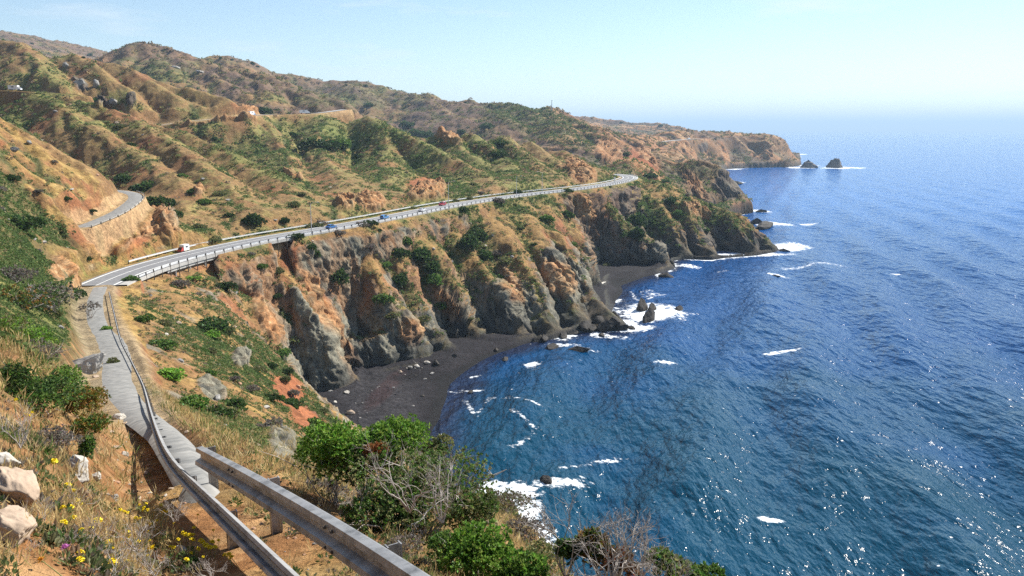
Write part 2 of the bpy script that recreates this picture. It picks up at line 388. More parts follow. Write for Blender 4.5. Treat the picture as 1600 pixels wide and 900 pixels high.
pts(H(400, 4500, 250), H(800, 4500, 180), H(0, 4500, 320), H(900, 7000, 100), H(500, 7500, 200), H(-300, 7500, 300), H(1000, 4500, 70), H(-400, 1500, 330), H(-400, 800, 260), H(-400, 400, 170), H(-400, 200, 130), H(-1200, 100, 130), H(-1200, 400, 260))

def uv(x, y):
    r = np.hypot(x, y)
    return np.arctan2(x, y) * 1.6, np.log(r + 2.0)
K = []
for ln in L:
    for a, b in zip(ln[:-1], ln[1:]):
        a, b = np.array(a), np.array(b)
        ua, va = uv(a[0], a[1]); ub, vb = uv(b[0], b[1])
        n = max(1, int(math.hypot(ua - ub, va - vb) / 0.035))
        for k in range(n): K.append(a + (b - a) * k / n)
    K.append(np.array(ln[-1], float))
K += [np.array(p, float) for p in PTS]
K = np.array(K)
ku, kv = uv(K[:, 0], K[:, 1])
key = np.round(ku / 0.006).astype(int) * 100003 + np.round(kv / 0.006).astype(int)
_, ui = np.unique(key, return_index=True)
K = K[ui]; ku = ku[ui]; kv = kv[ui]
# interpolate the height over (azimuth, log distance)
n = len(K)
A = np.zeros((n + 3, n + 3))
A[:n, :n] = np.hypot(ku[:, None] - ku[None], kv[:, None] - kv[None])
A[:n, :n] += np.eye(n) * -0.0015
A[:n, n] = 1; A[:n, n + 1] = ku; A[:n, n + 2] = kv
A[n:, :n] = A[:n, n:].T
rhs = np.zeros(n + 3); rhs[:n] = K[:, 2]
W = np.linalg.solve(A, rhs).astype(np.float32)
def base_height(x, y):
    u, v = uv(x, y); sh = u.shape
    u = u.ravel().astype(np.float32); v = v.ravel().astype(np.float32); out = np.empty(len(u), np.float32)
    k_u, k_v = ku.astype(np.float32), kv.astype(np.float32)
    for i in range(0, len(u), 8192):
        uu, vv = u[i:i + 8192], v[i:i + 8192]
        out[i:i + 8192] = np.sqrt((uu[:, None] - k_u) ** 2 + (vv[:, None] - k_v) ** 2) @ W[:n] + W[n] + W[n + 1] * uu + W[n + 2] * vv
    return out.reshape(sh)

# coarse grid in (azimuth, log distance)
NA, NR = 460, 560
AZ0, AZ1 = rad(-64), rad(66)
R0, R1 = 1.2, 7000.0
ga = np.linspace(AZ0, AZ1, NA); gl = np.linspace(math.log(R0 + 2), math.log(R1 + 2), NR)
GA, GL = np.meshgrid(ga, gl, indexing='ij')
GR = np.exp(GL) - 2
GX, GY = GR * np.sin(GA), GR * np.cos(GA)
GZ = base_height(GX, GY).astype(np.float64)
def blur(a, k=1):
    for _ in range(k):
        p = np.pad(a, 1, mode='edge')
        a = (p[:-2, 1:-1] + p[2:, 1:-1] + p[1:-1, :-2] + p[1:-1, 2:] + 4 * p[1:-1, 1:-1]) / 8
    return a
GZ = blur(GZ, 2)
# rills and gullies: let rain run off the coarse grid and cut where it gathers
def gather(Z):
    best = np.full(Z.shape, 1e-9); tgt = np.full(Z.shape, -1, int)
    idx = np.arange(Z.size).reshape(Z.shape)
    for di in (-1, 0, 1):
        for dj in (-1, 0, 1):
            if di == dj == 0: continue
            i0, i1 = max(0, -di), Z.shape[0] - max(0, di); j0, j1 = max(0, -dj), Z.shape[1] - max(0, dj)
            a = (slice(i0, i1), slice(j0, j1)); b = (slice(i0 + di, i1 + di), slice(j0 + dj, j1 + dj))
            dist = np.hypot(GX[a] - GX[b], GY[a] - GY[b])
            s = (Z[a] - Z[b]) / dist
            up = s > best[a]
            best[a] = np.where(up, s, best[a]); t = tgt[a]; t[up] = idx[b][up]; tgt[a] = t
    acc = np.ones(Z.size); order = np.argsort(-Z.ravel()); tf = tgt.ravel()
    al = acc.tolist(); tl = tf.tolist()
    for i in order.tolist():
        t = tl[i]
        if t >= 0: al[t] += al[i]
    return np.array(al).reshape(Z.shape), best
amp0 = np.clip(GR, 20, 1400) * 0.010
hill = sstep(1.5, 12, GZ) * sstep(20, 90, GR)
nz = fbm(GA * 28, GL * 24, 4, 5)
acc, slp = gather(GZ + nz * amp0 * 1.2 * hill)
carve = blur(np.log(np.minimum(acc, 400)) / 6.0, 1)
GZ = GZ + hill * (nz * amp0 * 0.14 - (carve - 0.22) * amp0 * 1.5 * np.clip(slp * 1.6, 0.2, 1.3))
acc2, slp2 = gather(GZ)
GC = blur(np.log(np.minimum(acc2, 400)) / 6.0, 1)

# ------------------------------------------------------------------ fine terrain sheet
az = np.concatenate([np.arange(-62, -37, 0.33), np.arange(-37, 36, 0.076), np.arange(36, 64, 0.4)])
rr = [1.4]
while rr[-1] < R1 - 100:
    r = rr[-1]
    st = r * 0.0068 if r < 110 else (0.75 if r < 600 else (r * 0.0034 if r < 3500 else r * 0.012))
    if r < 110: st = max(st, 0.03)
    rr.append(r + st)
rr = np.array(rr)
FA, FR = np.meshgrid(np.radians(az), rr, indexing='ij')
FX, FY = FR * np.sin(FA), FR * np.cos(FA)
def sample(G, a, r):
    i = np.clip((a - AZ0) / (AZ1 - AZ0) * (NA - 1), 0, NA - 1.001); j = np.clip((np.log(r + 2) - gl[0]) / (gl[-1] - gl[0]) * (NR - 1), 0, NR - 1.001)
    i0, j0 = i.astype(int), j.astype(int); fi, fj = i - i0, j - j0
    return (G[i0, j0] * (1 - fi) + G[i0 + 1, j0] * fi) * (1 - fj) + (G[i0, j0 + 1] * (1 - fi) + G[i0 + 1, j0 + 1] * fi) * fj
Z = sample(GZ, FA, FR); ACC = sample(GC, FA, FR)
# wobble the sampling a little so the gullies are never straight
def nearest(x, y, line3, maxd):
    """distance, signed side (right of travel > 0), height and index of the nearest point of a polyline"""
    P = np.asarray(line3)
    d = np.full(x.shape, 1e9, np.float32); s = np.zeros(x.shape, np.float32); h = np.zeros(x.shape, np.float32)
    m = (x > P[:, 0].min() - maxd) & (x < P[:, 0].max() + maxd) & (y > P[:, 1].min() - maxd) & (y < P[:, 1].max() + maxd)
    xs, ys = x[m], y[m]
    bd = np.full(xs.shape, 1e9); bs = np.zeros(xs.shape); bh = np.zeros(xs.shape)
    for a, b in zip(P[:-1], P[1:]):
        ex, ey = b[0] - a[0], b[1] - a[1]; l2 = ex * ex + ey * ey
        if l2 < 1e-9: continue
        t = np.clip(((xs - a[0]) * ex + (ys - a[1]) * ey) / l2, 0, 1)
        dx, dy = xs - a[0] - t * ex, ys - a[1] - t * ey
        dd = dx * dx + dy * dy; up = dd < bd
        bd = np.where(up, dd, bd); bs = np.where(up, np.sign(ex * -dy + ey * dx), bs); bh = np.where(up, a[2] + t * (b[2] - a[2]), bh)
    d[m] = np.sqrt(bd); s[m] = bs; h[m] = bh
    return d, s, h

midland = sstep(1.5, 9, Z)
far_soft = np.clip(FR / 300, 0.12, 4)
# surface roughness of the slopes
Z = Z + midland * sstep(25, 60, FR) * (fbm(FX / 19, FY / 19, 4, 21) * np.where((Z > 46) & (FY > 240), .55, 1.0) + fbm(FX / 4.5, FY / 4.5, 3, 31) * 0.5) * np.clip(FR / 300, .35, 1.2)
big = sstep(500, 900, FR) * midland
tall = sstep(20, 160, Z)
Z = Z + big * (ridged(FX / 150, FY / 150, 5, 41) - .45) * (2 + 16 * tall)
# spurs: the ground falls away on both sides of each crest line
def spurs(Z, lines, w0, w1, A, zone, vee=.6):
    dm = np.full(Z.shape, 1e9)
    for ln in lines:
        d_, _, _ = nearest(FX, FY, catmull(ln, 8.0), w1 + 6)
        dm = np.minimum(dm, d_)
    dm = dm + (fbm(FX / (1.8 * w0), FY / (1.8 * w0), 3, 45) * 3.0) * (w0 / 5.0)
    seen_ = sstep(w1 + 60, w1 + 5, dm) if False else 1.0
    cut = A * ((1 - vee) * sstep(w0 * .3, w1, dm) + vee * np.clip(dm - w0 * .2, 0, w1) / w1)
    Zn = Z - cut * zone
    sandy = ((FY < 303) & (FX < 4)) | ((FY > 345) & (FY < 470) & (FX < 100))
    sandy = sandy & (FY < 480)
    return np.where(Z > 2.6, np.maximum(Zn, np.where(sandy, 2.4, -1.5)), Z), dm
rib_lines = [
    [D(925, 300, 500), D(960, 325, 492), D(1000, 355, 484), D(1030, 385, 474), D(1050, 415, 464)],
    [D(885, 315, 455), D(905, 350, 430), D(930, 390, 412), D(945, 420, 400)],
    [D(845, 325, 425), D(880, 370, 392), D(905, 410, 372), D(925, 450, 354), D(945, 485, 336), D(965, 504, 326), D(990, 512, 320)],
    [D(765, 335, 392), D(800, 375, 360), D(830, 430, 335), D(850, 480, 318), D(868, 520, 308)],
    [D(825, 340, 400), D(860, 400, 365), D(880, 450, 345), D(905, 505, 324)],
    [D(700, 345, 360), D(740, 400, 335), D(775, 450, 320), D(800, 500, 308), D(815, 530, 303)],
    [D(650, 350, 340), D(690, 400, 318), D(715, 450, 308), D(745, 505, 300), D(762, 530, 296)],
    [D(600, 365, 315), D(640, 420, 298), D(675, 470, 288), D(705, 525, 282), D(712, 543, 280)],
    [D(545, 372, 292), D(575, 420, 283), D(610, 480, 274), D(640, 530, 272), D(655, 552, 272)],
    [D(510, 385, 280), D(535, 440, 266), D(560, 500, 262), D(595, 560, 264)],
    [D(430, 392, 262), D(455, 430, 252), D(495, 490, 246), D(525, 550, 240), D(550, 590, 246)],
    [D(985, 281, 600), D(1010, 281, 605), D(1030, 285, 600), D(1060, 294, 592), D(1100, 315, 575), D(1130, 325, 565), D(1160, 338, 556), D(1180, 357, 548), D(1217, 391, 536)],
    [D(1050, 300, 575), D(1080, 340, 535), D(1100, 380, 512), D(1118, 402, 503)],
    [D(1140, 335, 555), D(1165, 365, 535), D(1182, 396, 522)],
    [D(1010, 290, 585), D(1040, 330, 545), D(1060, 370, 520), D(1072, 402, 503)],
    [D(400, 420, 225), D(440, 480, 212), D(480, 540, 205), D(505, 600, 200)]]
sandy0 = ((FY < 306) & (FX < 8) & (FY > 150)) | ((FY > 345) & (FY < 470) & (FX < 100) & (FX > 30))
Z = np.where((~sandy0) & (Z > 0) & (Z < 9) & (FR > 90), 9 * np.sqrt(np.clip(Z, 0, 9) / 9), Z)
cliffzone = sstep(1.5, 5, Z) * (1 - sstep(23, 39, Z)) * (FY > 195) * (1 - sstep(600, 660, FY))
Z, dm_rib = spurs(Z, rib_lines, 5.0, 16.0, 15.5, cliffzone, .8)
hill_lines = [
    [D(400, 181, 620), D(440, 215, 560), D(455, 260, 480), D(470, 290, 400)],
    [D(560, 178, 665), D(600, 195, 610), D(680, 232, 545), D(750, 270, 492), D(800, 296, 455)],
    [D(690, 175, 738), D(740, 214, 640), D(790, 250, 565), D(860, 287, 495)],
    [D(530, 170, 690), D(500, 200, 610), D(500, 240, 540), D(530, 280, 450), D(548, 310, 372)],
    [D(600, 200, 600), D(600, 240, 520), D(620, 280, 440), D(630, 305, 400)],
    [D(800, 201, 705), D(850, 235, 620), D(905, 270, 560), D(930, 285, 535)],
    [D(740, 183, 735), D(790, 225, 640), D(830, 255, 590), D(885, 290, 500)],
    [D(640, 172, 730), D(690, 210, 660), D(745, 250, 560)],
    [D(100, 88, 665), D(160, 120, 600), D(230, 160, 560), D(280, 176, 565)],
    [D(200, 112, 640), D(260, 150, 600), D(330, 175, 575)],
    [D(0, 53, 700), D(50, 100, 610), D(80, 130, 560)],
    [D(100, 149, 468), D(180, 172, 452), D(260, 198, 438), D(330, 222, 418), D(420, 262, 380), D(480, 300, 346), D(525, 334, 318)],
    [D(60, 150, 470), D(130, 200, 420), D(200, 240, 380), D(270, 290, 320), D(300, 330, 280)],
    [D(200, 175, 450), D(260, 220, 400), D(330, 270, 340), D(400, 330, 285)],
    [D(-60, 36, 710), D(0, 53, 700), D(50, 72, 685), D(100, 88, 665), D(150, 98, 650), D(200, 112, 640), D(250, 128, 630), D(300, 142, 618), D(360, 157, 605), D(385, 172, 592)],
    [D(400, 181, 620), D(490, 179, 652), D(530, 168, 700), D(600, 168, 722), D(650, 169, 735), D(690, 173, 740), D(730, 181, 735), D(800, 201, 705), D(850, 221, 670), D(900, 245, 632), D(940, 267, 600)]]
hz_ = sstep(47, 68, Z) * (FY > 255) * (1 - sstep(700, 780, FY)) * sstep(12, 26, nearest(FX, FY, UPPER, 40)[0])
hz_ = hz_ * (1 - (1 - sstep(8, 30, nearest(FX, FY, MIDROAD, 40)[0])) * .8)
Z, dm_hill = spurs(Z, hill_lines, 9.0, 60.0, 36.0, hz_, .9)
far_lines = [[D(935, 206, 1200), D(980, 235, 1120), D(1010, 262, 1050), D(1035, 285, 980), D(1060, 305, 930)], [D(985, 218, 1480), D(1030, 240, 1300), D(1060, 258, 1150), D(1100, 290, 1000)],
    [D(862, 176, 1400), D(880, 205, 1150), D(915, 235, 1020), D(926, 248, 980)], [D(1040, 222, 1620), D(1080, 245, 1450), D(1110, 262, 1300)],
    [D(955, 268, 700), D(1000, 258, 800), D(1040, 257, 880), D(1100, 252.5, 860), D(1122, 257, 850), D(1140, 284, 830), D(1158, 310, 806), D(1176, 328, 800)],
    [D(1195, 214, 1860), D(1205, 232, 1825), D(1214, 256, 1785)], [D(1110, 220, 1760), D(1122, 240, 1730), D(1132, 260, 1695)], [D(1150, 217, 1845), D(1160, 240, 1800), D(1170, 260, 1760)], [D(1228, 221, 1910), D(1236, 240, 1900), D(1243, 256, 1880)],
    [D(625, 139, 1700), D(680, 175, 1450), D(720, 190, 1300)], [D(700, 158, 1600), D(760, 180, 1400), D(800, 195, 1200)], [D(520, 130, 1720), D(570, 152, 1550)], [D(800, 170, 1500), D(840, 195, 1250)],
    [D(215, 71, 1200), D(260, 108, 1050), D(330, 140, 950)], [D(215, 71, 1200), D(185, 98, 1080)], [D(330, 98, 1150), D(400, 135, 1000), D(440, 155, 900)], [D(260, 81, 1190), D(330, 118, 1040), D(380, 145, 950)], [D(450, 135, 1050), D(500, 158, 950)],
    [D(130, 105, 1100), D(165, 90, 1150), D(215, 71, 1200), D(260, 81, 1190), D(330, 98, 1150), D(400, 118, 1100), D(450, 135, 1050), D(500, 150, 1000), D(545, 166, 960)],
    [D(300, 95, 1600), D(350, 89, 1600), D(385, 97, 1620), D(430, 116, 1700), D(520, 130, 1720), D(570, 132, 1720), D(625, 139, 1700), D(660, 150, 1650), D(700, 158, 1600), D(800, 170, 1500), D(862, 174, 1420), D(900, 190, 1320), D(935, 205, 1220), D(985, 216, 1500), D(1030, 221, 1620)],
    [D(1040, 222, 1620), D(1100, 216.5, 1760), D(1150, 214.5, 1850), D(1195, 213, 1870), D(1215, 215, 1890), D(1226, 218, 1905), D(1234, 226, 1910)],
    [D(1040, 222, 1700), D(1100, 216.5, 1860), D(1150, 214.5, 1950), D(1225, 217, 1980)],
    [D(1095, 213, 3050), D(1060, 200, 3120), D(960, 190, 3250), D(900, 183, 3300)]]
farz_ = sstep(4, 16, Z) * sstep(640, 700, FY) * (1 - sstep(3400, 3800, FY))
Z, dm_far = spurs(Z, far_lines, 14.0, 75.0, 26.0, farz_, .85)
streak = ridged((FY + .45 * FX) / 62, FX / 300, 4, 46)
seaface = farz_ * sstep(-.06, .12, FX / FY)
Z = Z + (streak - .45) * 15 * seaface * sstep(8, 40, Z)
coast2 = (Z > 0) & (Z < 30) & (FY > 650) & (FX > 150)
Z = np.where(coast2, 30 * np.sqrt(np.clip(Z, 0, 30) / 30), Z)
near = 1 - sstep(30, 70, FR)
Z = Z + near * (fbm(FX / 2.2, FY / 2.2, 4, 51) * 0.16 + fbm(FX / 0.5, FY / 0.5, 3, 52) * 0.035) * sstep(2, 6, FR) * (1 - .8 * np.exp(-((FY - 24) / 12) ** 2))
# benches for the roads and rails
def bench(Z, ln, wl, wr, fl, fr, dz=-0.05, ht=None):
    wmax = max(float(np.max(wl)) + float(np.max(fl)), float(np.max(wr)) + float(np.max(fr)))
    d, s, h = nearest(FX, FY, ln, wmax + 1)
    w = np.where(s > 0, wr, wl); w = np.asarray(w) * np.ones_like(d); f = np.where(s > 0, fr, fl)
    k = 1 - sstep(0, 1, (d - w) / f)
    return Z * (1 - k) + (h + dz) * k, d, s
_den = np.where(FY > 1, FY, 1.0)
_px = 800 + F * (FX / _den) * 1.01
viaduct = ((_px > 205) & (_px < 330)) | ((_px > 418) & (_px < 452))
Z, d_road, s_road = bench(Z, ROAD, np.where(_px < 330, 7.4, 9.5), np.where(viaduct, 3.0, 6.4), np.where(_px < 330, 3.0, 9.0), np.where(viaduct, 4.5, 8.0), -0.25)
Z, d_up, s_up = bench(Z, UPPER, 3.4, 2.9, 3, 1.2, -0.12)
Z, d_mid, _ = bench(Z, MIDROAD, 5, 5, 8, 6, -0.1)
Z, d_top, _ = bench(Z, TOPROAD, 4, 4, 6, 5, -0.1)
Z, d_far, _ = bench(Z, FARROAD, 8, 8, 14, 14, -0.3)
Z, d_dro, _ = bench(Z, DROAD, 5, 5, 8, 8, -0.2)
old_w = np.interp(FY, [0, 11, 16, 25, 40, 60, 100], [.5, .5, .55, .8, 1.3, 1.8, 2.5])
Z, d_old, s_old = bench(Z, OLD, old_w, old_w, 2.4, 2.0, -0.04)
r1g = RAIL1.copy(); r1g[:, 2] -= 0.62
Z, d_r1, s_r1 = bench(Z, r1g, 0.5, 0.5, 1.0, 1.0, 0.0)
r2g = RAIL2.copy(); r2g[:, 2] -= 0.62
Z, d_r2, s_r2 = bench(Z, r2g, 0.35, 0.5, 0.9, 0.8, 0.0)

# lay the rows closer together where the land is steep and in sight
RR1, Z1 = rr.copy(), Z.copy()
_t = (Z - EYE) / FR; _cm = np.maximum.accumulate(_t, axis=1)
_v = sstep(6, 1.5, (_cm - _t) * FR) if False else 1 - sstep(1.5, 6, (_cm - _t) * FR)
_w = (.16 + _v) * np.where((FR > 120) & (FR < 620), 2.0, np.where(FR < 60, .75, 1.0)) * np.where(Z < -1.5, .08, 1.0)
_ds = np.hypot(np.diff(FR, axis=1), np.diff(Z, axis=1)) / FR[:, 1:] * (_w[:, 1:] + _w[:, :-1]) / 2
_S = np.concatenate([np.zeros((len(az), 1)), np.cumsum(_ds, axis=1)], axis=1)
_k = np.ones(17) / 17
_S = np.stack([np.convolve(np.pad(_S[:, j], 8, mode='edge'), _k, mode='valid') for j in range(_S.shape[1])], 1)
_S /= _S[:, -1:]
NROW = 2500
_q = np.linspace(0, 1, NROW)
NR_ = np.empty((len(az), NROW)); jj = np.arange(len(rr), dtype=float); JF = np.empty_like(NR_)
for i in range(len(az)):
    JF[i] = np.interp(_q, _S[i], jj); NR_[i] = np.interp(JF[i], jj, rr)
J0 = np.clip(JF.astype(int), 0, len(rr) - 2); JT = JF - J0; I0 = np.arange(len(az))[:, None]
def rs(G): return G[I0, J0] * (1 - JT) + G[I0, J0 + 1] * JT
Z, ACC, d_road, s_road, d_up, s_up, d_mid, d_top, d_far, d_dro, d_old, d_r1, d_r2, midland, dm_rib, dm_hill = [rs(g.astype(float)) for g in (Z, ACC, d_road, s_road, d_up, s_up, d_mid, d_top, d_far, d_dro, d_old, d_r1, d_r2, midland, np.minimum(dm_rib, 60), np.minimum(dm_hill, 90))]
FA = np.repeat(FA[:, :1], NROW, 1); FR = NR_; FX, FY = FR * np.sin(FA), FR * np.cos(FA)
old_w = np.interp(FY, [0, 11, 16, 25, 40, 60, 100], [.5, .5, .55, .8, 1.3, 1.8, 2.5])
P = np.stack([FX, FY, Z], -1)
def normals(P):
    du = np.empty_like(P); dv = np.empty_like(P)
    du[1:-1] = P[2:] - P[:-2]; du[0] = P[1] - P[0]; du[-1] = P[-1] - P[-2]
    dv[:, 1:-1] = P[:, 2:] - P[:, :-2]; dv[:, 0] = P[:, 1] - P[:, 0]; dv[:, -1] = P[:, -1] - P[:, -2]
    N = np.cross(dv, du); N[N[..., 2] < 0] *= -1
    return N / (np.linalg.norm(N, axis=-1, keepdims=True) + 1e-12)
Zb = blur(Z, 6)
N = normals(np.stack([FX, FY, Zb], -1))
steep = 1 - N[..., 2]                        # 0 flat .. 1 wall
onroad = np.minimum.reduce([d_road - 7, d_up - 4.5, d_old - old_w - .3, d_mid - 6, d_top - 5, d_far - 9, d_dro - 6, d_r1 - 1.2, d_r2 - 1.0])
free = sstep(0, 3, onroad)
n_lo = fbm(FX / 60, FY / 60, 3, 61); n_mid = fbm(FX / 14, FY / 14, 4, 62)
# rock near the sea and on the steepest faces
coast = 1 - sstep(10, 25, Z + n_mid * 14 + n_lo * 12)
rock = np.clip(coast * sstep(0.16, 0.30, steep) + sstep(0.42, 0.58, steep + n_mid * 0.12) * np.where((Z > 47) & (FY < 900), .15, 1.0), 0, 1) * midland
# image position of every vertex, used to hang patches of colour on known places
c_, s_ = CP, SP
dz_ = Z - EYE
den = FY * c_ - dz_ * s_
den = np.where(den > 0.1, den, 0.1)
IX = 800 + F * FX / den; IY = 450 - F * (FY * s_ + dz_ * c_) / den
def patch(px, py, Y, rx, ry, ang=0.0, gate=0.3, sharp=1.0):
    """a soft blotch at a known spot of the land"""
    ca, sa = math.cos(rad(ang)), math.sin(rad(ang))
    dx, dy = IX - px, IY - py
    u_, v_ = dx * ca + dy * sa, -dx * sa + dy * ca
    q = np.sqrt((u_ / rx) ** 2 + (v_ / ry) ** 2) + n_mid * 0.35
    return (1 - sstep(0.6, 1.1, q)) * (np.abs(np.log(FY.clip(1) / Y)) < gate)
scar = np.zeros_like(Z); redp = np.zeros_like(Z); greyp = np.zeros_like(Z)
for a in ((222, 350, 232, 55, 26, -18), (170, 380, 214, 48, 24, -20), (270, 368, 228, 30, 18, 50), (100, 415, 175, 26, 30, 55), (120, 445, 170, 18, 16, 60), (700, 217, 690, 24, 8, 25), (540, 318, 375, 18, 14), (578, 318, 385, 26, 16), (670, 300, 420, 36, 16, -10),
          (500, 480, 250, 16, 80, -28), (545, 560, 250, 16, 40, -28), (415, 500, 215, 16, 50, -25), (385, 178, 590, 22, 10), (330, 188, 575, 50, 5, -8), (310, 300, 300, 10, 8), (460, 275, 470, 20, 6, 30), (800, 450, 330, 18, 40, -30), (870, 440, 350, 22, 40, -35),
          (905, 270, 600, 36, 18, 35), (905, 320, 460, 14, 40, -35), (700, 480, 300, 14, 40, -35), (1085, 290, 950, 12, 40, -35), (1010, 245, 1100, 10, 30, -35), (950, 235, 1100, 26, 22, 30), (1130, 240, 1600, 7, 22, -25), (1200, 235, 1640, 8, 18, -20), (1075, 235, 1450, 8, 24, -35), (1090, 330, 560, 30, 12, 30), (640, 520, 272, 20, 26, -30)):
    scar = np.maximum(scar, patch(*a))
for a in ((480, 655, 110, 40, 22, 35), (450, 400, 258, 26, 22, 30), (200, 385, 215, 40, 12, -20), (450, 610, 140, 40, 26, 50), (200, 700, 17, 45, 60), (940, 360, 475, 26, 40, -20), (980, 390, 468, 40, 22, 20), (1000, 260, 1050, 40, 26, 30), (660, 290, 420, 30, 18), (380, 440, 200, 40, 20, 40), (500, 440, 255, 12, 46, -25)):
    redp = np.maximum(redp, patch(*a))
for a in ((265, 350, 232, 14, 26, -28), (500, 530, 244, 22, 56, -28), (470, 480, 244, 12, 40, -28), (440, 700, 60, 34, 24, 60), (330, 610, 80, 30, 14, 40), (590, 560, 262, 26, 16), (800, 470, 322, 34, 50, -25), (880, 430, 350, 30, 60, -30), (1030, 400, 470, 22, 22), (1140, 290, 820, 30, 26, 60), (375, 560, 120, 16, 16), (160, 160, 560, 14, 8), (125, 132, 600, 16, 10, 40), (205, 160, 470, 8, 10)):
    greyp = np.maximum(greyp, patch(*a))
exposed = np.maximum(scar, np.maximum(greyp, redp * 0.6)) * free
rock = np.maximum(rock, np.maximum(greyp, scar * 0.75) * midland) * free
# jagged rock: push the steep faces in and out along their normals
lean = FX * 0.86 + Z * 0.45, FY * 0.9 - Z * 0.5
rk = ridged((FX + 0.35 * Z) / 11, (FY - 0.7 * Z) / 15, 5, 71, 0.6) - 0.45
rm = rock + scar + greyp > .02
def noise3(x, y, z, seed=0):
    fx, fy, fz = np.floor(x), np.floor(y), np.floor(z)
    ix, iy, iz = [(f.astype(np.int64) & 0xffffffff) for f in (fx, fy, fz)]
    tx, ty, tz = [(a - b).astype(np.float32) for a, b in ((x, fx), (y, fy), (z, fz))]
    sx, sy, sz = [t * t * (3 - 2 * t) for t in (tx, ty, tz)]
    def g(a, b, c):
        return _hash((ix + a) & 0xffffffff, (iy + b) & 0xffffffff, ((iz + c) * 15731) & 0xffffffff, seed)
    def f(c):
        a0 = g(0, 0, c); a1 = g(1, 0, c); b0 = g(0, 1, c); b1 = g(1, 1, c)
        p = a0 + (a1 - a0) * sx; q_ = b0 + (b1 - b0) * sx
        return p + (q_ - p) * sy
    a = f(0); b = f(1)
    return a + (b - a) * sz
def ridged3(x, y, z, octs, seed, gain=.55):
    out = 0; amp_ = 1; tot = 0
    for k in range(octs):
        out = out + amp_ * (1 - 1.6 * np.abs(noise3(x, y, z, seed + 9 * k))); tot += amp_; amp_ *= gain
        x, y, z = x * 2.05 + 3.3, y * 2.05 + 1.7, z * 2.05 + 9.2
    return out / tot
rk2 = np.zeros(Z.shape, np.float32); rk3 = np.zeros(Z.shape, np.float32)
fs = np.clip(FR[rm] / 300, .5, 3.0) ** .6
# beds dip down towards the sea: stretch the pattern along them
bx, by, bz = FX[rm] * .82 + Z[rm] * .57, FY[rm], -FX[rm] * .57 + Z[rm] * .82
dv_ = np.array([.45, -.70, -.55]); dv_ /= np.linalg.norm(dv_); e1_ = np.cross(dv_, [0, 0, 1]); e1_ /= np.linalg.norm(e1_); e2_ = np.cross(dv_, e1_)
pq = P[rm]; qa, qb, qc = pq @ dv_, pq @ e1_, pq @ e2_
wz_ = noise3(pq[:, 0] / 13, pq[:, 1] / 13, pq[:, 2] / 13, 5) * 3.0
rk2[rm] = ridged3(qa / (24 * fs), (qb + wz_) / (5.2 * fs), (qc - wz_) / (6.0 * fs), 5, 72, .66) - .30
rk3[rm] = ridged3(qa / (11 * fs), (qb - wz_) / (2.6 * fs), qc / (3.2 * fs), 3, 79, .6) - .3
amp = np.clip(FR / 300, 0.06, 3.0)
disp = rock * (rk * 1.0 * np.clip(amp, 0, 2.2) + rk3 * 1.2 * np.clip(amp, 0, 2) + rk2 * 2.9 * np.clip(amp, 0, 1.8)) + exposed * midland * (rk2 * 2.2 + rk3 * .7) * np.clip(amp, 0, 1.5)
disp += scar * (ridged(FX / 4.5, FY / 4.5, 4, 74) - .4) * 1.4 * np.clip(amp, 0, 2)
disp *= sstep(0.3, 3, Z) * free * sstep(28, 60, FR)
P = P + N * disp[..., None]
Zf = P[..., 2]
N2 = normals(P)
steep2 = 1 - N2[..., 2]

# ------------------------------------------------------------------ what grows and lies where (surface colours; the far coast rock also carries painted shade)
def col(*c): return np.array(c, np.float32)
GOLD, STRAW, OLIVE, GREEN = col(.35, .225, .095), col(.47, .35, .17), col(.20, .20, .080), col(.135, .175, .055)
PURPLE, UMBER, REDSOIL, ORANGE, CREAM = col(.175, .115, .095), col(.22, .125, .070), col(.30, .115, .065), col(.45, .215, .105), col(.58, .40, .25)
GREY, DARK, BLACK, SAND, GRAVEL = col(.22, .215, .20), col(.07, .068, .066), col(.030, .029, .032), col(.024, .021, .025), col(.032, .030, .034)
def mix(a, b, t): return a + (b - a) * t[..., None]
n_f = fbm(FX / 5, FY / 5, 4, 81); n_ff = fbm(FX / 1.3, FY / 1.3, 3, 82); n_g = fbm(FX / 26 + 9, FY / 26, 4, 83)
n_far = fbm(FX / 90, FY / 90, 4, 84)
green = 0.10 + 0.9 * n_g + 0.5 * n_f
for a, s in (((620, 240, 560, 150, 60, 20), .42), ((480, 215, 620, 110, 35), .32), ((380, 230, 450, 140, 24, 30), .5), ((780, 250, 560, 110, 40, 30), .35), ((700, 380, 330, 60, 110, -20), .35), ((990, 350, 520, 60, 50, 20), .7), ((1110, 350, 550, 70, 30, 20), .35), ((60, 130, 560, 60, 40), .3),
             ((250, 110, 1100, 60, 20), .4), ((850, 195, 1250, 120, 26, 20), .8), ((560, 150, 1500, 160, 20), .3), ((40, 620, 14, 150, 70, 50), .8), ((50, 490, 60, 80, 70), .6), ((60, 400, 100, 60, 60), .3), ((1050, 270, 800, 90, 16), .5), ((960, 250, 900, 50, 12), .4), ((1080, 205, 3100, 200, 14), .5), ((300, 500, 150, 160, 60, 35), .12), ((40, 180, 440, 120, 40), .25)):
    green = green + s * patch(*a, gate=0.5)
for a, s in (((90, 270, 220, 150, 60, 30), .8), ((190, 330, 235, 60, 40), .3), ((470, 400, 270, 60, 22), .4), ((560, 400, 290, 40, 70, -35), .3), ((760, 370, 370, 50, 60, -40), .45), ((300, 470, 190, 160, 40, 20), .4), ((250, 130, 630, 160, 30, 25), .45), ((250, 300, 320, 60, 60), .4), ((60, 230, 400, 120, 30), .3), ((250, 560, 100, 60, 90, -30), .5), ((420, 440, 250, 60, 30), .3), ((860, 350, 410, 30, 60, -40), .4)):
    green = green - s * patch(*a, gate=0.4)
C = np.empty(Z.shape + (3,), np.float32); C[:] = GOLD * .9 + UMBER * .1
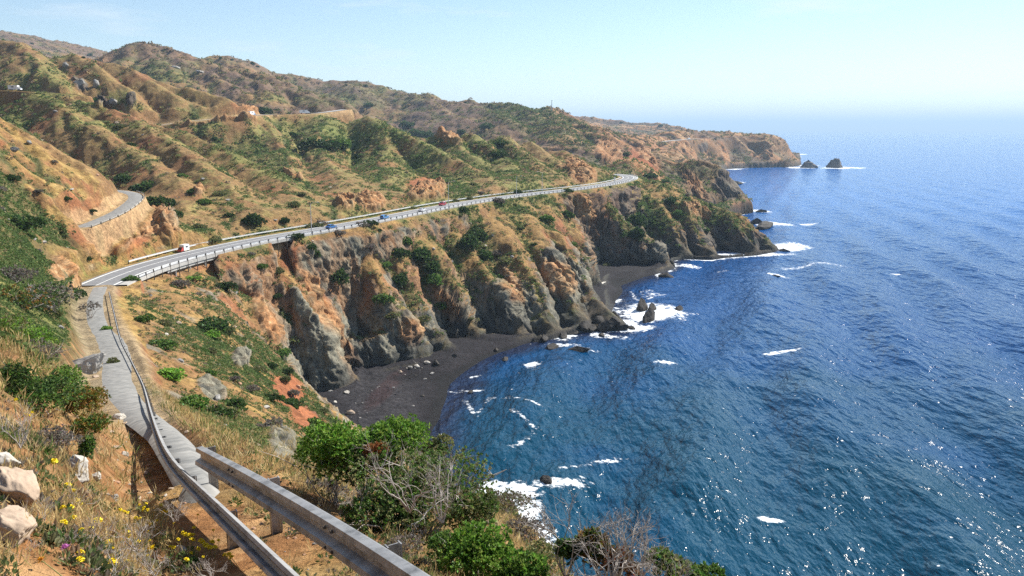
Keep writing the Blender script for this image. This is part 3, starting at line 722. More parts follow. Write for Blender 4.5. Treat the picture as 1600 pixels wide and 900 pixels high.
C = mix(C, col(.235, .145, .082), ((FY > 240) & (Zf > 45)) * (.75 + 0 * Z))
C = mix(C, STRAW, sstep(-0.1, 0.5, n_ff + n_g * .6) * np.where((FY > 240) & (Zf > 45), .28, .55))
C = mix(C, UMBER, sstep(0.0, 0.35, n_f - n_ff * .4) * 0.75)
C = mix(C, OLIVE, sstep(0.05, 0.45, green + n_ff * .25) * 0.85)
C = mix(C, GREEN, sstep(0.55, 1.0, green + n_ff * .4) * 0.6)
hillside_ = (FY > 250) & (FY < 800) & (Zf > 46)
crest_ = (1 - sstep(2, 20, dm_hill + n_mid * 8)) * hillside_
gully_ = sstep(18, 40, dm_hill + n_mid * 10) * (dm_hill < 85) * hillside_
gully_ = np.maximum(gully_, sstep(.30, .52, ACC + n_mid * .12) * (FR > 60))
C = mix(C, col(.29, .25, .105), crest_ * sstep(-.2, .3, n_f + n_mid * .5) * .45)
C = mix(C, col(.27, .12, .07), hillside_ * sstep(.02, .30, fbm(FX / 33, FY / 33, 3, 89)) * .65)
C = mix(C, col(.085, .095, .045), gully_ * .85)
ribz = (FY > 235) & (FY < 620) & (Zf > 7) & (Zf < 45) & (d_road > 6)
rg_ = ribz * sstep(4, 12, dm_rib + n_mid * 5)
C = mix(C, col(.11, .12, .05), rg_ * .6)
C = mix(C, col(.23, .12, .065), ribz * (1 - sstep(3, 10, dm_rib)) * .35)
green = green + rg_ * .7
nearz = (FY > 50) & (FY < 240) & (FX > -.47 * FY) & (Zf < 60)
C = mix(C, col(.25, .14, .08), nearz * sstep(-.45, .15, n_mid + n_f * .5) * .62)
C = mix(C, col(.22, .205, .18), nearz * sstep(.12, .35, fbm(FX / 8, FY / 8, 4, 88)) * .8)
green = green + nearz * .22
green = green + gully_ * .8 - crest_ * .25
hills = sstep(600, 1000, FR)
C = mix(C, PURPLE, hills * sstep(-0.35, 0.10, n_far + .3 * n_f) * 0.9)
C = mix(C, OLIVE * .75, hills * sstep(0.1, 0.6, green) * 0.45)
C = mix(C, ORANGE * .8, hills * rock * .35)
stk = ridged((FY + .45 * FX) / 62, FX / 300, 4, 46)
sf_ = sstep(640, 760, FY) * sstep(-.02, .15, FX / FY)
C = mix(C, col(.13, .095, .08), sf_ * .55)
C = mix(C, ORANGE * .95, sf_ * sstep(.50, .78, stk) * .8 * sstep(-.5, .1, n_far + n_lo))
C = mix(C, CREAM * .9, sf_ * sstep(.74, .92, stk + n_f * .1) * .7)
# bare earth
bare = sstep(0.22, 0.40, steep + n_mid * 0.10 + n_ff * .05) * (1 - .7 * sstep(.3, .8, green))
C = mix(C, UMBER * 1.15, bare * 0.7)
C = mix(C, REDSOIL, bare * sstep(0.0, 0.4, n_lo + n_f * .5) * 0.7)
C = mix(C, REDSOIL * 1.1, redp * free * .9)
C = mix(C, ORANGE, scar * free * sstep(-.5, .1, n_f) * .9)
C = mix(C, CREAM, scar * free * sstep(-0.05, 0.35, n_ff + n_mid * .7) * .85)
# rock
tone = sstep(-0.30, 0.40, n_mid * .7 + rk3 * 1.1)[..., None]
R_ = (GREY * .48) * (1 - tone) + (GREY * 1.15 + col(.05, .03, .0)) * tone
warm = sstep(9, 27, Zf + n_mid * 14 + n_lo * 12)
R_ = R_ * .82
R_ = mix(R_, col(.31, .145, .07), warm * sstep(-.25, .25, n_mid * .8 + n_f * .6) * 0.75 * (1 - greyp))
R_ = mix(R_, CREAM, sstep(.12, .4, n_ff + n_f * .4) * .15)
R_ = mix(R_, col(.115, .085, .075), sstep(440, 520, FY) * sstep(-.5, .1, n_mid) * .8)  # far headland rock: brown-purple, with shade darkened into its colour
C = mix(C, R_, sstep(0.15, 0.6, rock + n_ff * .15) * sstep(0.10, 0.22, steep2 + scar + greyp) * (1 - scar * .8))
cap = sstep(0.13, 0.03, steep2) if False else (1 - sstep(0.04, 0.14, steep2))
C = mix(C, GOLD * .8, cap * rock * midland * (1 - exposed) * sstep(8, 16, Zf) * .8)
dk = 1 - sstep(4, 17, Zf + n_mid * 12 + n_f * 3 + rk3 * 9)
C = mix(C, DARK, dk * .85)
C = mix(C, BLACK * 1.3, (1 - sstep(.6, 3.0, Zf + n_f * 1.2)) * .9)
# beaches
beach = (1 - sstep(3.4, 4.6, Zb + n_f * .6)) * (1 - sstep(0.05, 0.13, steep)) * (((FY < 308) & (FX < 10) & (FY > 120)) | ((FY > 345) & (FY < 475) & (FX < 100) & (FX > 30)))
C = mix(C, SAND, beach)
strand = patch(590, 625, 230, 70, 60, 40) * beach
C = mix(C, GRAVEL + col(.02, .018, .02) * 1, strand * sstep(-.3, .3, n_ff) * .8)
C = mix(C, col(.050, .026, .028), patch(600, 610, 238, 14, 50, 45) * beach * .5)
C = mix(C, SAND * .62, beach * (1 - sstep(0.35, 0.9, Zf)))
# road verges
verge = (1 - sstep(-1.0, 3.0, onroad + n_ff * 1.5))
C = mix(C, CREAM * .85, verge * sstep(20, 40, FR) * .7 * (np.minimum(d_up + 5, d_mid) < 10))
C = mix(C, CREAM * .7, (1 - sstep(5.2, 6.6, d_road + n_ff)) * .8)
C = mix(C, GOLD, (d_road > 5.6) * (s_road < 0) * (1 - sstep(8, 12, d_road)) * .5)
C = mix(C, GREEN * 1.2, (d_road > 6.4) * (s_road < 0) * (1 - sstep(8, 11, d_road)) * sstep(-.05, .25, n_f) * .6)
oldm = 1 - sstep(.2, 1.8, d_old - old_w + n_ff * 1.2)
C = mix(C, col(.38, .29, .21), oldm * sstep(12, 20, FR) * .75)
# near ground: soil, straw litter
nearm = 1 - sstep(26, 45, FR)
soil = col(.30, .15, .075); soil2 = col(.42, .25, .14)
NC = mix(np.broadcast_to(soil, C.shape), soil2, sstep(-.2, .4, n_ff + fbm(FX / .25, FY / .25, 3, 91) * .8))
NC = mix(NC, col(.30, .22, .10), sstep(-.1, .35, n_f + n_ff * .4) * .6)
C = mix(C, NC, nearm)
C = C * (1 + .10 * n_ff[..., None])
grey_ = C.mean(-1, keepdims=True)
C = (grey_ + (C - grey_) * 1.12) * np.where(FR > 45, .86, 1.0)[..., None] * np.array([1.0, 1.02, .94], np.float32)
C = np.clip(C, 0.012, .8)
# keep what can be seen of the land (and a margin of sea floor)
na, nr = Z.shape
idx = np.arange(na * nr).reshape(na, nr)
q = np.stack([idx[:-1, :-1], idx[1:, :-1], idx[1:, 1:], idx[:-1, 1:]], -1).reshape(-1, 4)
zq = Zf.ravel()[q].max(1)
q = q[zq > -3.0]
used = np.unique(q); remap = np.full(na * nr, -1, np.int64); remap[used] = np.arange(len(used))
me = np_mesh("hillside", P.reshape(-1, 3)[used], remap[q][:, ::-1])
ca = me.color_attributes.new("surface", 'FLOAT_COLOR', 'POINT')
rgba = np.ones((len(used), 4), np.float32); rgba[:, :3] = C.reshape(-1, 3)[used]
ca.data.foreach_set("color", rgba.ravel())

m, nt, nn, ll, bs = new_mat("hillside_ground")
at = nn.new("ShaderNodeAttribute"); at.attribute_name = "surface"
geo = nn.new("ShaderNodeNewGeometry")
n1 = nn.new("ShaderNodeTexNoise"); n1.inputs["Scale"].default_value = 1.1; n1.inputs["Detail"].default_value = 9; n1.inputs["Roughness"].default_value = .72
ll.new(geo.outputs["Position"], n1.inputs["Vector"])
mr = nn.new("ShaderNodeMapRange"); mr.inputs[1].default_value = .3; mr.inputs[2].default_value = .72; mr.inputs[3].default_value = .5; mr.inputs[4].default_value = 1.5
ll.new(n1.outputs["Fac"], mr.inputs[0])
sc_ = nn.new("ShaderNodeVectorMath"); sc_.operation = 'SCALE'
nb_ = nn.new("ShaderNodeTexNoise"); nb_.inputs["Scale"].default_value = .28; nb_.inputs["Detail"].default_value = 6; nb_.inputs["Roughness"].default_value = .8
ll.new(geo.outputs["Position"], nb_.inputs["Vector"])
mb_ = nn.new("ShaderNodeMapRange"); mb_.inputs[1].default_value = .36; mb_.inputs[2].default_value = .64; mb_.inputs[3].default_value = .62; mb_.inputs[4].default_value = 1.32
ll.new(nb_.outputs["Fac"], mb_.inputs[0])
mm_ = nn.new("ShaderNodeMath"); mm_.operation = 'MULTIPLY'; ll.new(mr.outputs[0], mm_.inputs[0]); ll.new(mb_.outputs[0], mm_.inputs[1])
ll.new(at.outputs["Color"], sc_.inputs[0]); ll.new(mm_.outputs[0], sc_.inputs["Scale"])
ll.new(sc_.outputs[0], bs.inputs["Base Color"])
bs.inputs["Roughness"].default_value = .95; bs.inputs["Specular IOR Level"].default_value = .15
vo = nn.new("ShaderNodeTexVoronoi"); vo.feature = 'F1'; vo.inputs["Scale"].default_value = .55
ll.new(geo.outputs["Position"], vo.inputs["Vector"])
b1 = nn.new("ShaderNodeBump"); b1.inputs["Strength"].default_value = .8; b1.inputs["Distance"].default_value = .7
ll.new(n1.outputs["Fac"], b1.inputs["Height"])
ll.new(b1.outputs[0], bs.inputs["Normal"])
hillside = link("hillside", me, m); tag(hillside, "brown and green coastal hills falling in rock cliffs to the sea", "hillside", kind='structure')

def ground_z(x, y):
    """height of the fine sheet at scattered points"""
    x = np.atleast_1d(np.asarray(x, float)); y = np.atleast_1d(np.asarray(y, float))
    a = np.degrees(np.arctan2(x, y)); r = np.hypot(x, y)
    i = np.interp(a, az, np.arange(len(az))); j = np.interp(r, RR1, np.arange(len(RR1)))
    i0 = np.clip(i.astype(int), 0, len(az) - 2); j0 = np.clip(j.astype(int), 0, len(RR1) - 2); fi, fj = i - i0, j - j0
    return (Z1[i0, j0] * (1 - fi) + Z1[i0 + 1, j0] * fi) * (1 - fj) + (Z1[i0, j0 + 1] * (1 - fi) + Z1[i0 + 1, j0 + 1] * fi) * fj
def gz(x, y): return float(ground_z(x, y)[0])
def see(px, py, ymin=3.0, ymax=4000.0):
    """first point of the land met by the line of sight through a photo pixel, at forward distance >= ymin"""
    a, b, c = ray(px, py)
    Y = np.exp(np.linspace(math.log(ymin), math.log(ymax), 2600))
    x, z = a * Y / b, EYE + c * Y / b
    g = ground_z(x, Y)
    hit = np.nonzero((g >= z) & (z > -1))[0]
    if len(hit) == 0:
        i = int(np.argmin(np.abs(z - np.maximum(g, 0)) / Y)); return (float(x[i]), float(Y[i]), float(g[i]))
    i = hit[0]; return (float(x[i]), float(Y[i]), float(g[i]))

# ------------------------------------------------------------------ the sea
def build_sea():
    saz = np.concatenate([np.arange(-30, -6, .8), np.arange(-6, 37, 0.11), np.arange(37, 75, .7)])
    sr = [60.0]
    while sr[-1] < 60000:
        r = sr[-1]; sr.append(r + (0.7 if r < 330 else (r * .0022 if r < 1500 else r * .01)))
    sr = np.array(sr)
    A_, R_ = np.meshgrid(np.radians(saz), sr, indexing='ij')
    X, Y = R_ * np.sin(A_), R_ * np.cos(A_)
    ground = ground_z(X, Y).reshape(X.shape)
    off = sstep(0.5, 9, -ground)                     # calm close to the land
    land = ground > 1.2
    wob = fbm(X / 90, Y / 160, 3, 7) * 14
    # swell runs towards the coast (-x): its crests lie along the line of sight
    ph = (X * .975 - Y * .16 + wob)
    fade = 1 / (1 + (R_ / 900) ** 2)
    h = (np.sin(ph * 2 * math.pi / 46) * 1.7 + np.sin((X * .93 - Y * .36 + wob * .7) * 2 * math.pi / 27 + 1.1) * .8 + fbm(X / 13, Y / 24, 4, 9) * 1.2 + fbm(X / 4.0, Y / 7.0, 3, 10) * .28) * (0.12 + .88 * off) * fade
    Zs = h
    idx = np.arange(X.size).reshape(X.shape)
    q = np.stack([idx[:-1, :-1], idx[1:, :-1], idx[1:, 1:], idx[:-1, 1:]], -1).reshape(-1, 4)
    lq = land.ravel()[q].all(1)
    q = q[~lq]
    used = np.unique(q); remap = np.full(X.size, -1, np.int64); remap[used] = np.arange(len(used))
    V = np.stack([X, Y, Zs], -1).reshape(-1, 3)[used]
    me = np_mesh("sea", V, remap[q][:, ::-1])
    # water colour: dark sand seen through the shallows, green further out, deep blue beyond
    g = ground.ravel()[used]; x, y = V[:, 0], V[:, 1]; r = np.hypot(x, y)
    n = fbm(x / 45, y / 60, 4, 15); nb = fbm(x / 9, y / 12, 4, 16)
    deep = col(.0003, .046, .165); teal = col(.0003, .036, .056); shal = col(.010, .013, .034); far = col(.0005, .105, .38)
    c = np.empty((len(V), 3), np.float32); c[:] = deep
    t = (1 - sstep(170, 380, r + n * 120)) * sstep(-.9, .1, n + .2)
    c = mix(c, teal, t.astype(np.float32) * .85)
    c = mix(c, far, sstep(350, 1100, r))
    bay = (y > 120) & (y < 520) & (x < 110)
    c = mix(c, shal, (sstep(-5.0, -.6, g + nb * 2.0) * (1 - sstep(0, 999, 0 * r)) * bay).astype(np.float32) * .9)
    kelp = sstep(.18, .42, fbm(x / 20, y / 26, 3, 18)) * (r < 420) * .08
    c = mix(c, col(.010, .022, .045), kelp.astype(np.float32))
    # foam: where swell meets rock, and streaks on the water
    foam = np.zeros(len(V))
    web = 1 - np.abs(fbm(x / 3.2, y / 3.2, 4, 23)) * 3.2
    web2 = 1 - np.abs(fbm(x / 1.6, y / 2.0, 3, 24)) * 3.0
    edge = sstep(-4.0, -.5, g + nb * 2.6)
    exposed_ = (~((x > -70) & (x < 26) & (y > 165) & (y < 298))) & ~((x > 30) & (x < 80) & (y > 380) & (y < 470))
    foam = np.maximum(foam, edge * exposed_ * sstep(-.1, .25, fbm(x / 16, y / 16, 3, 25) + .08))
    for (px, py, rx, ry, s) in ((1018, 492, 13, 15, 1.25), (985, 512, 9, 7, 1.1), (1045, 490, 7, 18, .8), (925, 517, 12, 2.5, .9), (1222, 387, 14, 18, 1.2), (1170, 398, 32, 6, .95), (1100, 404, 20, 4, .8), (1245, 385, 10, 16, .8), (1215, 350, 14, 12, 1.1), (1195, 352, 8, 10, .9), (1262, 350, 8, 7, .8),
                                (795, 772, 6.5, 5, 1.25), (812, 800, 5, 7, 1.0), (775, 765, 5, 4, 1.2), (890, 752, 5, 2.5, 1.0), (862, 757, 4, 2.2, .8), (845, 840, 3, 8, .9), (1222, 552, 7, 2.2, 1.1), (1208, 806, 2.8, 1.4, 1.0), (1215, 430, 6, 4, .8), (1290, 415, 16, 4, .6), (1400, 427, 3, 4, .9), (1245, 417, 10, 4, .7),
                                (832, 573, 3, 3, 1.0), (735, 610, 4, 1.0, .9), (1040, 572, 5, 2, .7), (1140, 264, 30, 30, 1.0), (1252, 262, 30, 40, 1.1), (1318, 262, 44, 40, 1.15), (1305, 263, 30, 26, 1.2), (1262, 259, 26, 30, 1.1), (1190, 330, 10, 16, .9), (1150, 285, 14, 20, .9), (1248, 241, 26, 50, 1.0), (1015, 462, 5, 9, .6), (1005, 478, 10, 6, .7),
                                (915, 545, 6, 2, .5), (1075, 415, 8, 6, .8), (1130, 424, 4, 4, .5), (960, 526, 6, 3, .7), (880, 540, 6, 3, .8)):
        cx, cy, _ = Zp(px, py)
        d_ = np.hypot((x - cx) / rx, (y - cy) / ry) / 1.35
        foam = np.maximum(foam, s * (1 - sstep(.35, 1.15, d_ + nb * .35)))
    # thin streak lines left by spent waves
    for ln in (((795, 650), (820, 665), (835, 680), (815, 698), (800, 705)), ((725, 625), (745, 645), (765, 625), (790, 628), (840, 642)), ((698, 612), (715, 612), (740, 610)), ((985, 455), (1000, 470), (1040, 462)), ((1060, 497), (1090, 490)), ((880, 745), (905, 740), (930, 750)), ((870, 735), (925, 718), (985, 708)), ((735, 590), (750, 586))):
        w = np.array([Zp(a_, b_) for a_, b_ in ln]); dd, _, _ = nearest(x, y, catmull(w, 1.5), 6)
        foam = np.maximum(foam, (1 - sstep(.2, 1.5, dd + nb * 1.5)) * .62)
    foam = foam * (0.45 + .55 * np.clip(web, 0, 1)) + .25 * np.clip(web2, 0, 1) * (foam > .25) * foam
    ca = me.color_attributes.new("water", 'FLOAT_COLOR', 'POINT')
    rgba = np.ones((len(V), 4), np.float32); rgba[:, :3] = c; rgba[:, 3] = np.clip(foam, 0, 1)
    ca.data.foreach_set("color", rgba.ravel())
    m, nt, nn, ll, bs = new_mat("sea_water")
    at = nn.new("ShaderNodeAttribute"); at.attribute_name = "water"
    geo = nn.new("ShaderNodeNewGeometry")
    mp = nn.new("ShaderNodeMapping"); mp.inputs["Scale"].default_value = (1.0, .42, 1); mp.inputs["Rotation"].default_value = (0, 0, rad(-14))
    ll.new(geo.outputs["Position"], mp.inputs["Vector"])
    n1 = nn.new("ShaderNodeTexNoise"); n1.inputs["Scale"].default_value = .36; n1.inputs["Detail"].default_value = 4; n1.inputs["Roughness"].default_value = .55
    ll.new(mp.outputs[0], n1.inputs["Vector"])
    n2 = nn.new("ShaderNodeTexNoise"); n2.inputs["Scale"].default_value = .09; n2.inputs["Detail"].default_value = 4
    ll.new(mp.outputs[0], n2.inputs["Vector"])
    ad = nn.new("ShaderNodeMath"); ad.operation = 'MULTIPLY_ADD'; ad.inputs[1].default_value = 2.2
    ll.new(n2.outputs["Fac"], ad.inputs[0]); ll.new(n1.outputs["Fac"], ad.inputs[2])
    bp = nn.new("ShaderNodeBump"); bp.inputs["Strength"].default_value = 1.0; bp.inputs["Distance"].default_value = 1.1
    ll.new(ad.outputs[0], bp.inputs["Height"])
    n3 = nn.new("ShaderNodeTexNoise"); n3.inputs["Scale"].default_value = .55; n3.inputs["Detail"].default_value = 7; n3.inputs["Roughness"].default_value = .75
    ll.new(geo.outputs["Position"], n3.inputs["Vector"])
    # foam threshold broken up by fine noise
    a1 = nn.new("ShaderNodeMath"); a1.operation = 'MULTIPLY_ADD'; a1.inputs[1].default_value = 3.2; a1.inputs[2].default_value = -1.75
    ll.new(n3.outputs["Fac"], a1.inputs[0])
    a2 = nn.new("ShaderNodeMath"); a2.operation = 'ADD'; ll.new(at.outputs["Alpha"], a2.inputs[0]); ll.new(a1.outputs[0], a2.inputs[1])
    a3 = nn.new("ShaderNodeMapRange"); a3.inputs[1].default_value = .28; a3.inputs[2].default_value = .85; a3.interpolation_type = 'SMOOTHSTEP'
    ll.new(a2.outputs[0], a3.inputs[0])
    vo = nn.new("ShaderNodeTexVoronoi"); vo.inputs["Scale"].default_value = .42; vo.inputs["Randomness"].default_value = 1.0  # sparse white specks painted on the water to stand for sun glints
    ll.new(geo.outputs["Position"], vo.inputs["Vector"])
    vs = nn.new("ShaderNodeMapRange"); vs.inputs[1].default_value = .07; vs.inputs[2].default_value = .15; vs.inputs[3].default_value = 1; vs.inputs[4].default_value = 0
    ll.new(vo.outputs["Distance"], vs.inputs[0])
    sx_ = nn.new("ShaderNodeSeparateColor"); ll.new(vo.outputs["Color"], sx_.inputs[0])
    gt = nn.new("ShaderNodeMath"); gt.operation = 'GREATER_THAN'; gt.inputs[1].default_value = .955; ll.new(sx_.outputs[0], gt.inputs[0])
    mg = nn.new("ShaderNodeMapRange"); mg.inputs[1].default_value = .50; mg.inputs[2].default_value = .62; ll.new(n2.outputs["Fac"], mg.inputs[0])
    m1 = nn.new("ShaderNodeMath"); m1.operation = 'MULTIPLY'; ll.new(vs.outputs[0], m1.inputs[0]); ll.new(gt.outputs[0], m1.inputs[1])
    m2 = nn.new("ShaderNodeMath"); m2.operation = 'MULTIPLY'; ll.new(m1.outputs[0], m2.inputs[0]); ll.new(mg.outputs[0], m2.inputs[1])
    foam_glint = nn.new("ShaderNodeMath"); foam_glint.operation = 'MAXIMUM'; ll.new(a3.outputs[0], foam_glint.inputs[0]); ll.new(m2.outputs[0], foam_glint.inputs[1])
    bs.inputs["Roughness"].default_value = .11; bs.inputs["Specular IOR Level"].default_value = .36
    bs.inputs["IOR"].default_value = 1.333
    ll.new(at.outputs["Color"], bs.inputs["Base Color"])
    ll.new(bp.outputs[0], bs.inputs["Normal"])
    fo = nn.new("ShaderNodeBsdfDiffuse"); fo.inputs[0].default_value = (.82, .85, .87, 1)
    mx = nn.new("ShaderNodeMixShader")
    ll.new(foam_glint.outputs[0], mx.inputs[0]); ll.new(bs.outputs[0], mx.inputs[1]); ll.new(fo.outputs[0], mx.inputs[2])
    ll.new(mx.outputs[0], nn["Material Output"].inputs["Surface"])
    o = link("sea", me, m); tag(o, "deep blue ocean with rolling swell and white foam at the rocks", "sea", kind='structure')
build_sea()

# ------------------------------------------------------------------ haze over the sea and the far hills
def build_haze():
    mb = MB(); mb.box((9000, 21000, 300), (70000, 80000, 640 + 60))
    m = bpy.data.materials.new("haze_air"); m.use_nodes = True
    nt = m.node_tree; nt.nodes.clear()
    o_ = nt.nodes.new("ShaderNodeOutputMaterial"); v = nt.nodes.new("ShaderNodeVolumePrincipled")
    v.inputs["Color"].default_value = (.56, .77, 1.0, 1); v.inputs["Density"].default_value = HAZE; v.inputs["Anisotropy"].default_value = .05
    nt.links.new(v.outputs[0], o_.inputs["Volume"])
    o = mb.build("haze", m); tag(o, "thin blue sea haze over the coast", "haze", kind='stuff')
    try: m.volume_sampling = 'EQUIANGULAR'
    except Exception: pass
HAZE = 0.75e-4
build_haze()

# ------------------------------------------------------------------ roads
def ribbon(line3, l, r, lift=0.0, taper=None):
    P_ = np.asarray(line3); T = np.gradient(P_[:, :2], axis=0); T /= np.linalg.norm(T, axis=1, keepdims=True) + 1e-9
    Nn = np.stack([T[:, 1], -T[:, 0]], 1)
    ofs = np.linspace(-l, r, 5)
    V = []
    wv = np.ones(len(P_))
    if taper is not None: wv = np.interp(P_[:, 1], *taper) * (1 + .10 * noise2(P_[:, 1] / 7.0, P_[:, 0] / 7.0, 3))
    for o_ in ofs:
        tuck = -.16 if (taper is not None and (o_ == ofs[0] or o_ == ofs[-1])) else 0.0
        o_ = o_ * wv
        V.append(np.column_stack([P_[:, 0] + Nn[:, 0] * o_, P_[:, 1] + Nn[:, 1] * o_, P_[:, 2] + lift + tuck]))
    V = np.array(V); k, n_ = V.shape[:2]
    if taper is not None: V[:, 0, 2] -= .2; V[:, -1, 2] -= .2
    idx = np.arange(k * n_).reshape(k, n_)
    q = np.stack([idx[:-1, :-1], idx[1:, :-1], idx[1:, 1:], idx[:-1, 1:]], -1).reshape(-1, 4)
    return V.reshape(-1, 3), q
def offset(line3, o_, dz=0.0):
    P_ = np.asarray(line3); T = np.gradient(P_[:, :2], axis=0); T /= np.linalg.norm(T, axis=1, keepdims=True) + 1e-9
    return np.column_stack([P_[:, 0] + T[:, 1] * o_, P_[:, 1] - T[:, 0] * o_, P_[:, 2] + dz])
asphalt = mat_noise("asphalt", (.15, .15, .155), (.22, .22, .225), .9, .9, .2, 8)
old_asphalt = mat_noise("old_asphalt", (.13, .13, .125), (.29, .28, .26), 1.3, .95, .3, 9)
paint = mat_noise("road_paint", (.62, .61, .57), (.8, .8, .77), 2.0, .8, 0)
concrete = mat_noise("concrete", (.30, .29, .27), (.46, .44, .41), 1.2, .9, .2)
def road(name, ln, l, r, lift, mat, label, taper=None):
    v, q = ribbon(ln, l, r, lift, taper)
    o = link(name, np_mesh(name, v, q), mat); tag(o, label, 'road', kind='structure'); return o
def stripes(name, ln, offs, w, lift, on=None, off_=None):
    mb = MB()
    for o_ in offs:
        v, q = ribbon(ln, -(o_ - w / 2), o_ + w / 2, lift)
        mb.add(v.tolist(), q.tolist())
    o = mb.build(name, paint); tag(o, kind='structure'); return o
def resample(P_, step):
    P_ = np.asarray(P_); s = np.r_[0, np.cumsum(np.linalg.norm(np.diff(P_, axis=0), axis=1))]
    t = np.arange(0, s[-1], step); return np.column_stack([np.interp(t, s, P_[:, k]) for k in range(3)])
ROADF = resample(ROAD, 2.5)
Jx = [tuple(p) for p in OLD[-14:]]
road("highway", ROADF, 4.9, 4.9, 0.0, asphalt, "grey two lane coast highway curving along the cliff top")
road("old_road", resample(OLD, .5), 2.2, 1.9, 0.03, old_asphalt, "pale cracked old road below the bank", taper=([0, 11, 16, 25, 40, 60, 100, 300], [.15, .15, .19, .27, .40, .62, .9, 1]))
road("upper_road", resample(UPPER, 2.0), 2.1, 2.2, 0.05, old_asphalt, "grey road round the cut hillside", taper=([0, 2000], [1, 1]))
road("ridge_road", resample(MIDROAD, 3.0), 3.6, 3.6, 0.15, concrete, "pale road below the big ridge")
road("high_road", resample(TOPROAD, 3.0), 3.0, 3.0, 0.15, concrete, "pale road high on the left slope")
road("far_road", resample(FARROAD, 6.0), 6.0, 6.0, 0.4, concrete, "far pale road on the headland top")
road("bluff_road", resample(DROAD, 6.0), 3.2, 3.2, 0.4, concrete, "thin pale road cut across the far bluff")
stripes("road_markings", ROADF, (-3.9, 3.9), .42, 0.02)
stripes("centre_line", resample(ROAD, 2.5), (0.0,), .24, 0.024)
# sea side shoulder of concrete and the half bridge under it
sh = offset(ROADF, 5.9, -0.0)
mb = MB()
for a, b in zip(range(len(sh) - 1), range(1, len(sh))):
    A1, A2 = offset(ROADF, 4.9)[a], offset(ROADF, 6.9)[a]; B1, B2 = offset(ROADF, 4.9)[b], offset(ROADF, 6.9)[b]
    up, dn = .06, -.75
    vs = [A1 + [0, 0, up], A2 + [0, 0, up], B2 + [0, 0, up], B1 + [0, 0, up], A1 + [0, 0, dn], A2 + [0, 0, dn], B2 + [0, 0, dn], B1 + [0, 0, dn]]
    mb.add([tuple(v) for v in vs], [(0, 1, 2, 3), (1, 5, 6, 2), (4, 7, 6, 5)])
tag(mb.build("kerb", concrete), "pale concrete edge of the highway on the sea side", kind='structure')
def viaduct_thing(p0, p1, label):
    R_ = offset(ROADF, 0.0); px_ = [800 + F * p[0] / p[1] * 1.01 for p in R_]
    ii = [i for i, x in enumerate(px_) if p0 <= x <= p1]
    root = empty("half_bridge", (0, 0, 0)); tag(root, label, "bridge", "half bridges carrying the highway edge")
    a = offset(ROADF, 2.4)[ii[0]:ii[-1] + 1]; b = offset(ROADF, 6.6)[ii[0]:ii[-1] + 1]
    mb = MB()
    for k in range(len(a) - 1):
        vs = [a[k] + [0, 0, -.78], b[k] + [0, 0, -.78], b[k + 1] + [0, 0, -.78], a[k + 1] + [0, 0, -.78], a[k] + [0, 0, -1.5], b[k] + [0, 0, -1.5], b[k + 1] + [0, 0, -1.5], a[k + 1] + [0, 0, -1.5]]
        mb.add([tuple(v) for v in vs], [(0, 1, 2, 3), (4, 7, 6, 5), (1, 5, 6, 2), (0, 3, 7, 4)])
    mb.build("girder", concrete, root)
    for k in range(2, len(a) - 1, max(2, (len(a) - 2) // 4)):
        for off2, w in ((6.1, .5), (4.6, .5)):
            p = offset(ROADF, off2)[ii[0] + k]; zb = gz(p[0], p[1]) - 1.0
            if zb < p[2] - 1.6:
                c = MB(); c.tube([(p[0], p[1], zb), (p[0], p[1], p[2] - 1.5)], w * .62, 8)
                c.build("column", concrete, root)
viaduct_thing(208, 325, "concrete half bridge on columns beneath the highway near the bend")
viaduct_thing(420, 450, "short concrete half bridge above the red gully")

# ------------------------------------------------------------------ guard rails
zinc = mat_noise("galvanised_steel", (.46, .47, .48), (.66, .67, .68), 2.2, .55, .08, 6, metallic=.15, spec=.5)
zinc_old = mat_noise("weathered_steel", (.14, .14, .14), (.38, .375, .365), 3.5, .5, .25, 9, metallic=.45, dist=.004, c3=(.34, .335, .33))
wood_post = mat_noise("dark_post_wood", (.05, .042, .035), (.13, .11, .09), 6, .9, .3)
def w_beam(ln, height=.31, depth=.083, lean=0.0, face=1, mb=None):
    """W-profile beam along a polyline through the beam's middle"""
    prof = [(-.5, 0), (-.44, 1), (-.24, 1), (-.10, 0.08), (.10, .08), (.24, 1), (.44, 1), (.5, 0)]
    P_ = np.asarray(ln); T = np.gradient(P_[:, :2], axis=0); T /= np.linalg.norm(T, axis=1, keepdims=True)
    Nn = np.stack([T[:, 1], -T[:, 0]], 1) * face
    ring = [(z * height, y * depth) for z, y in prof] + [(z * height, y * depth - .006 if False else y * depth - .012) for z, y in reversed(prof)]
    k = len(ring); V = []
    for i, p in enumerate(P_):
        for z, y in ring:
            yy, zz = y * math.cos(lean) - z * math.sin(lean), y * math.sin(lean) + z * math.cos(lean)
            V.append((p[0] + Nn[i, 0] * yy, p[1] + Nn[i, 1] * yy, p[2] + zz))
    Fc = [(i * k + a, i * k + (a + 1) % k, (i + 1) * k + (a + 1) % k, (i + 1) * k + a) for i in range(len(P_) - 1) for a in range(k)]
    Fc += [tuple(range(k)), tuple((len(P_) - 1) * k + a for a in range(k - 1, -1, -1))]
    mb = mb or MB(); mb.add(V, Fc); return mb
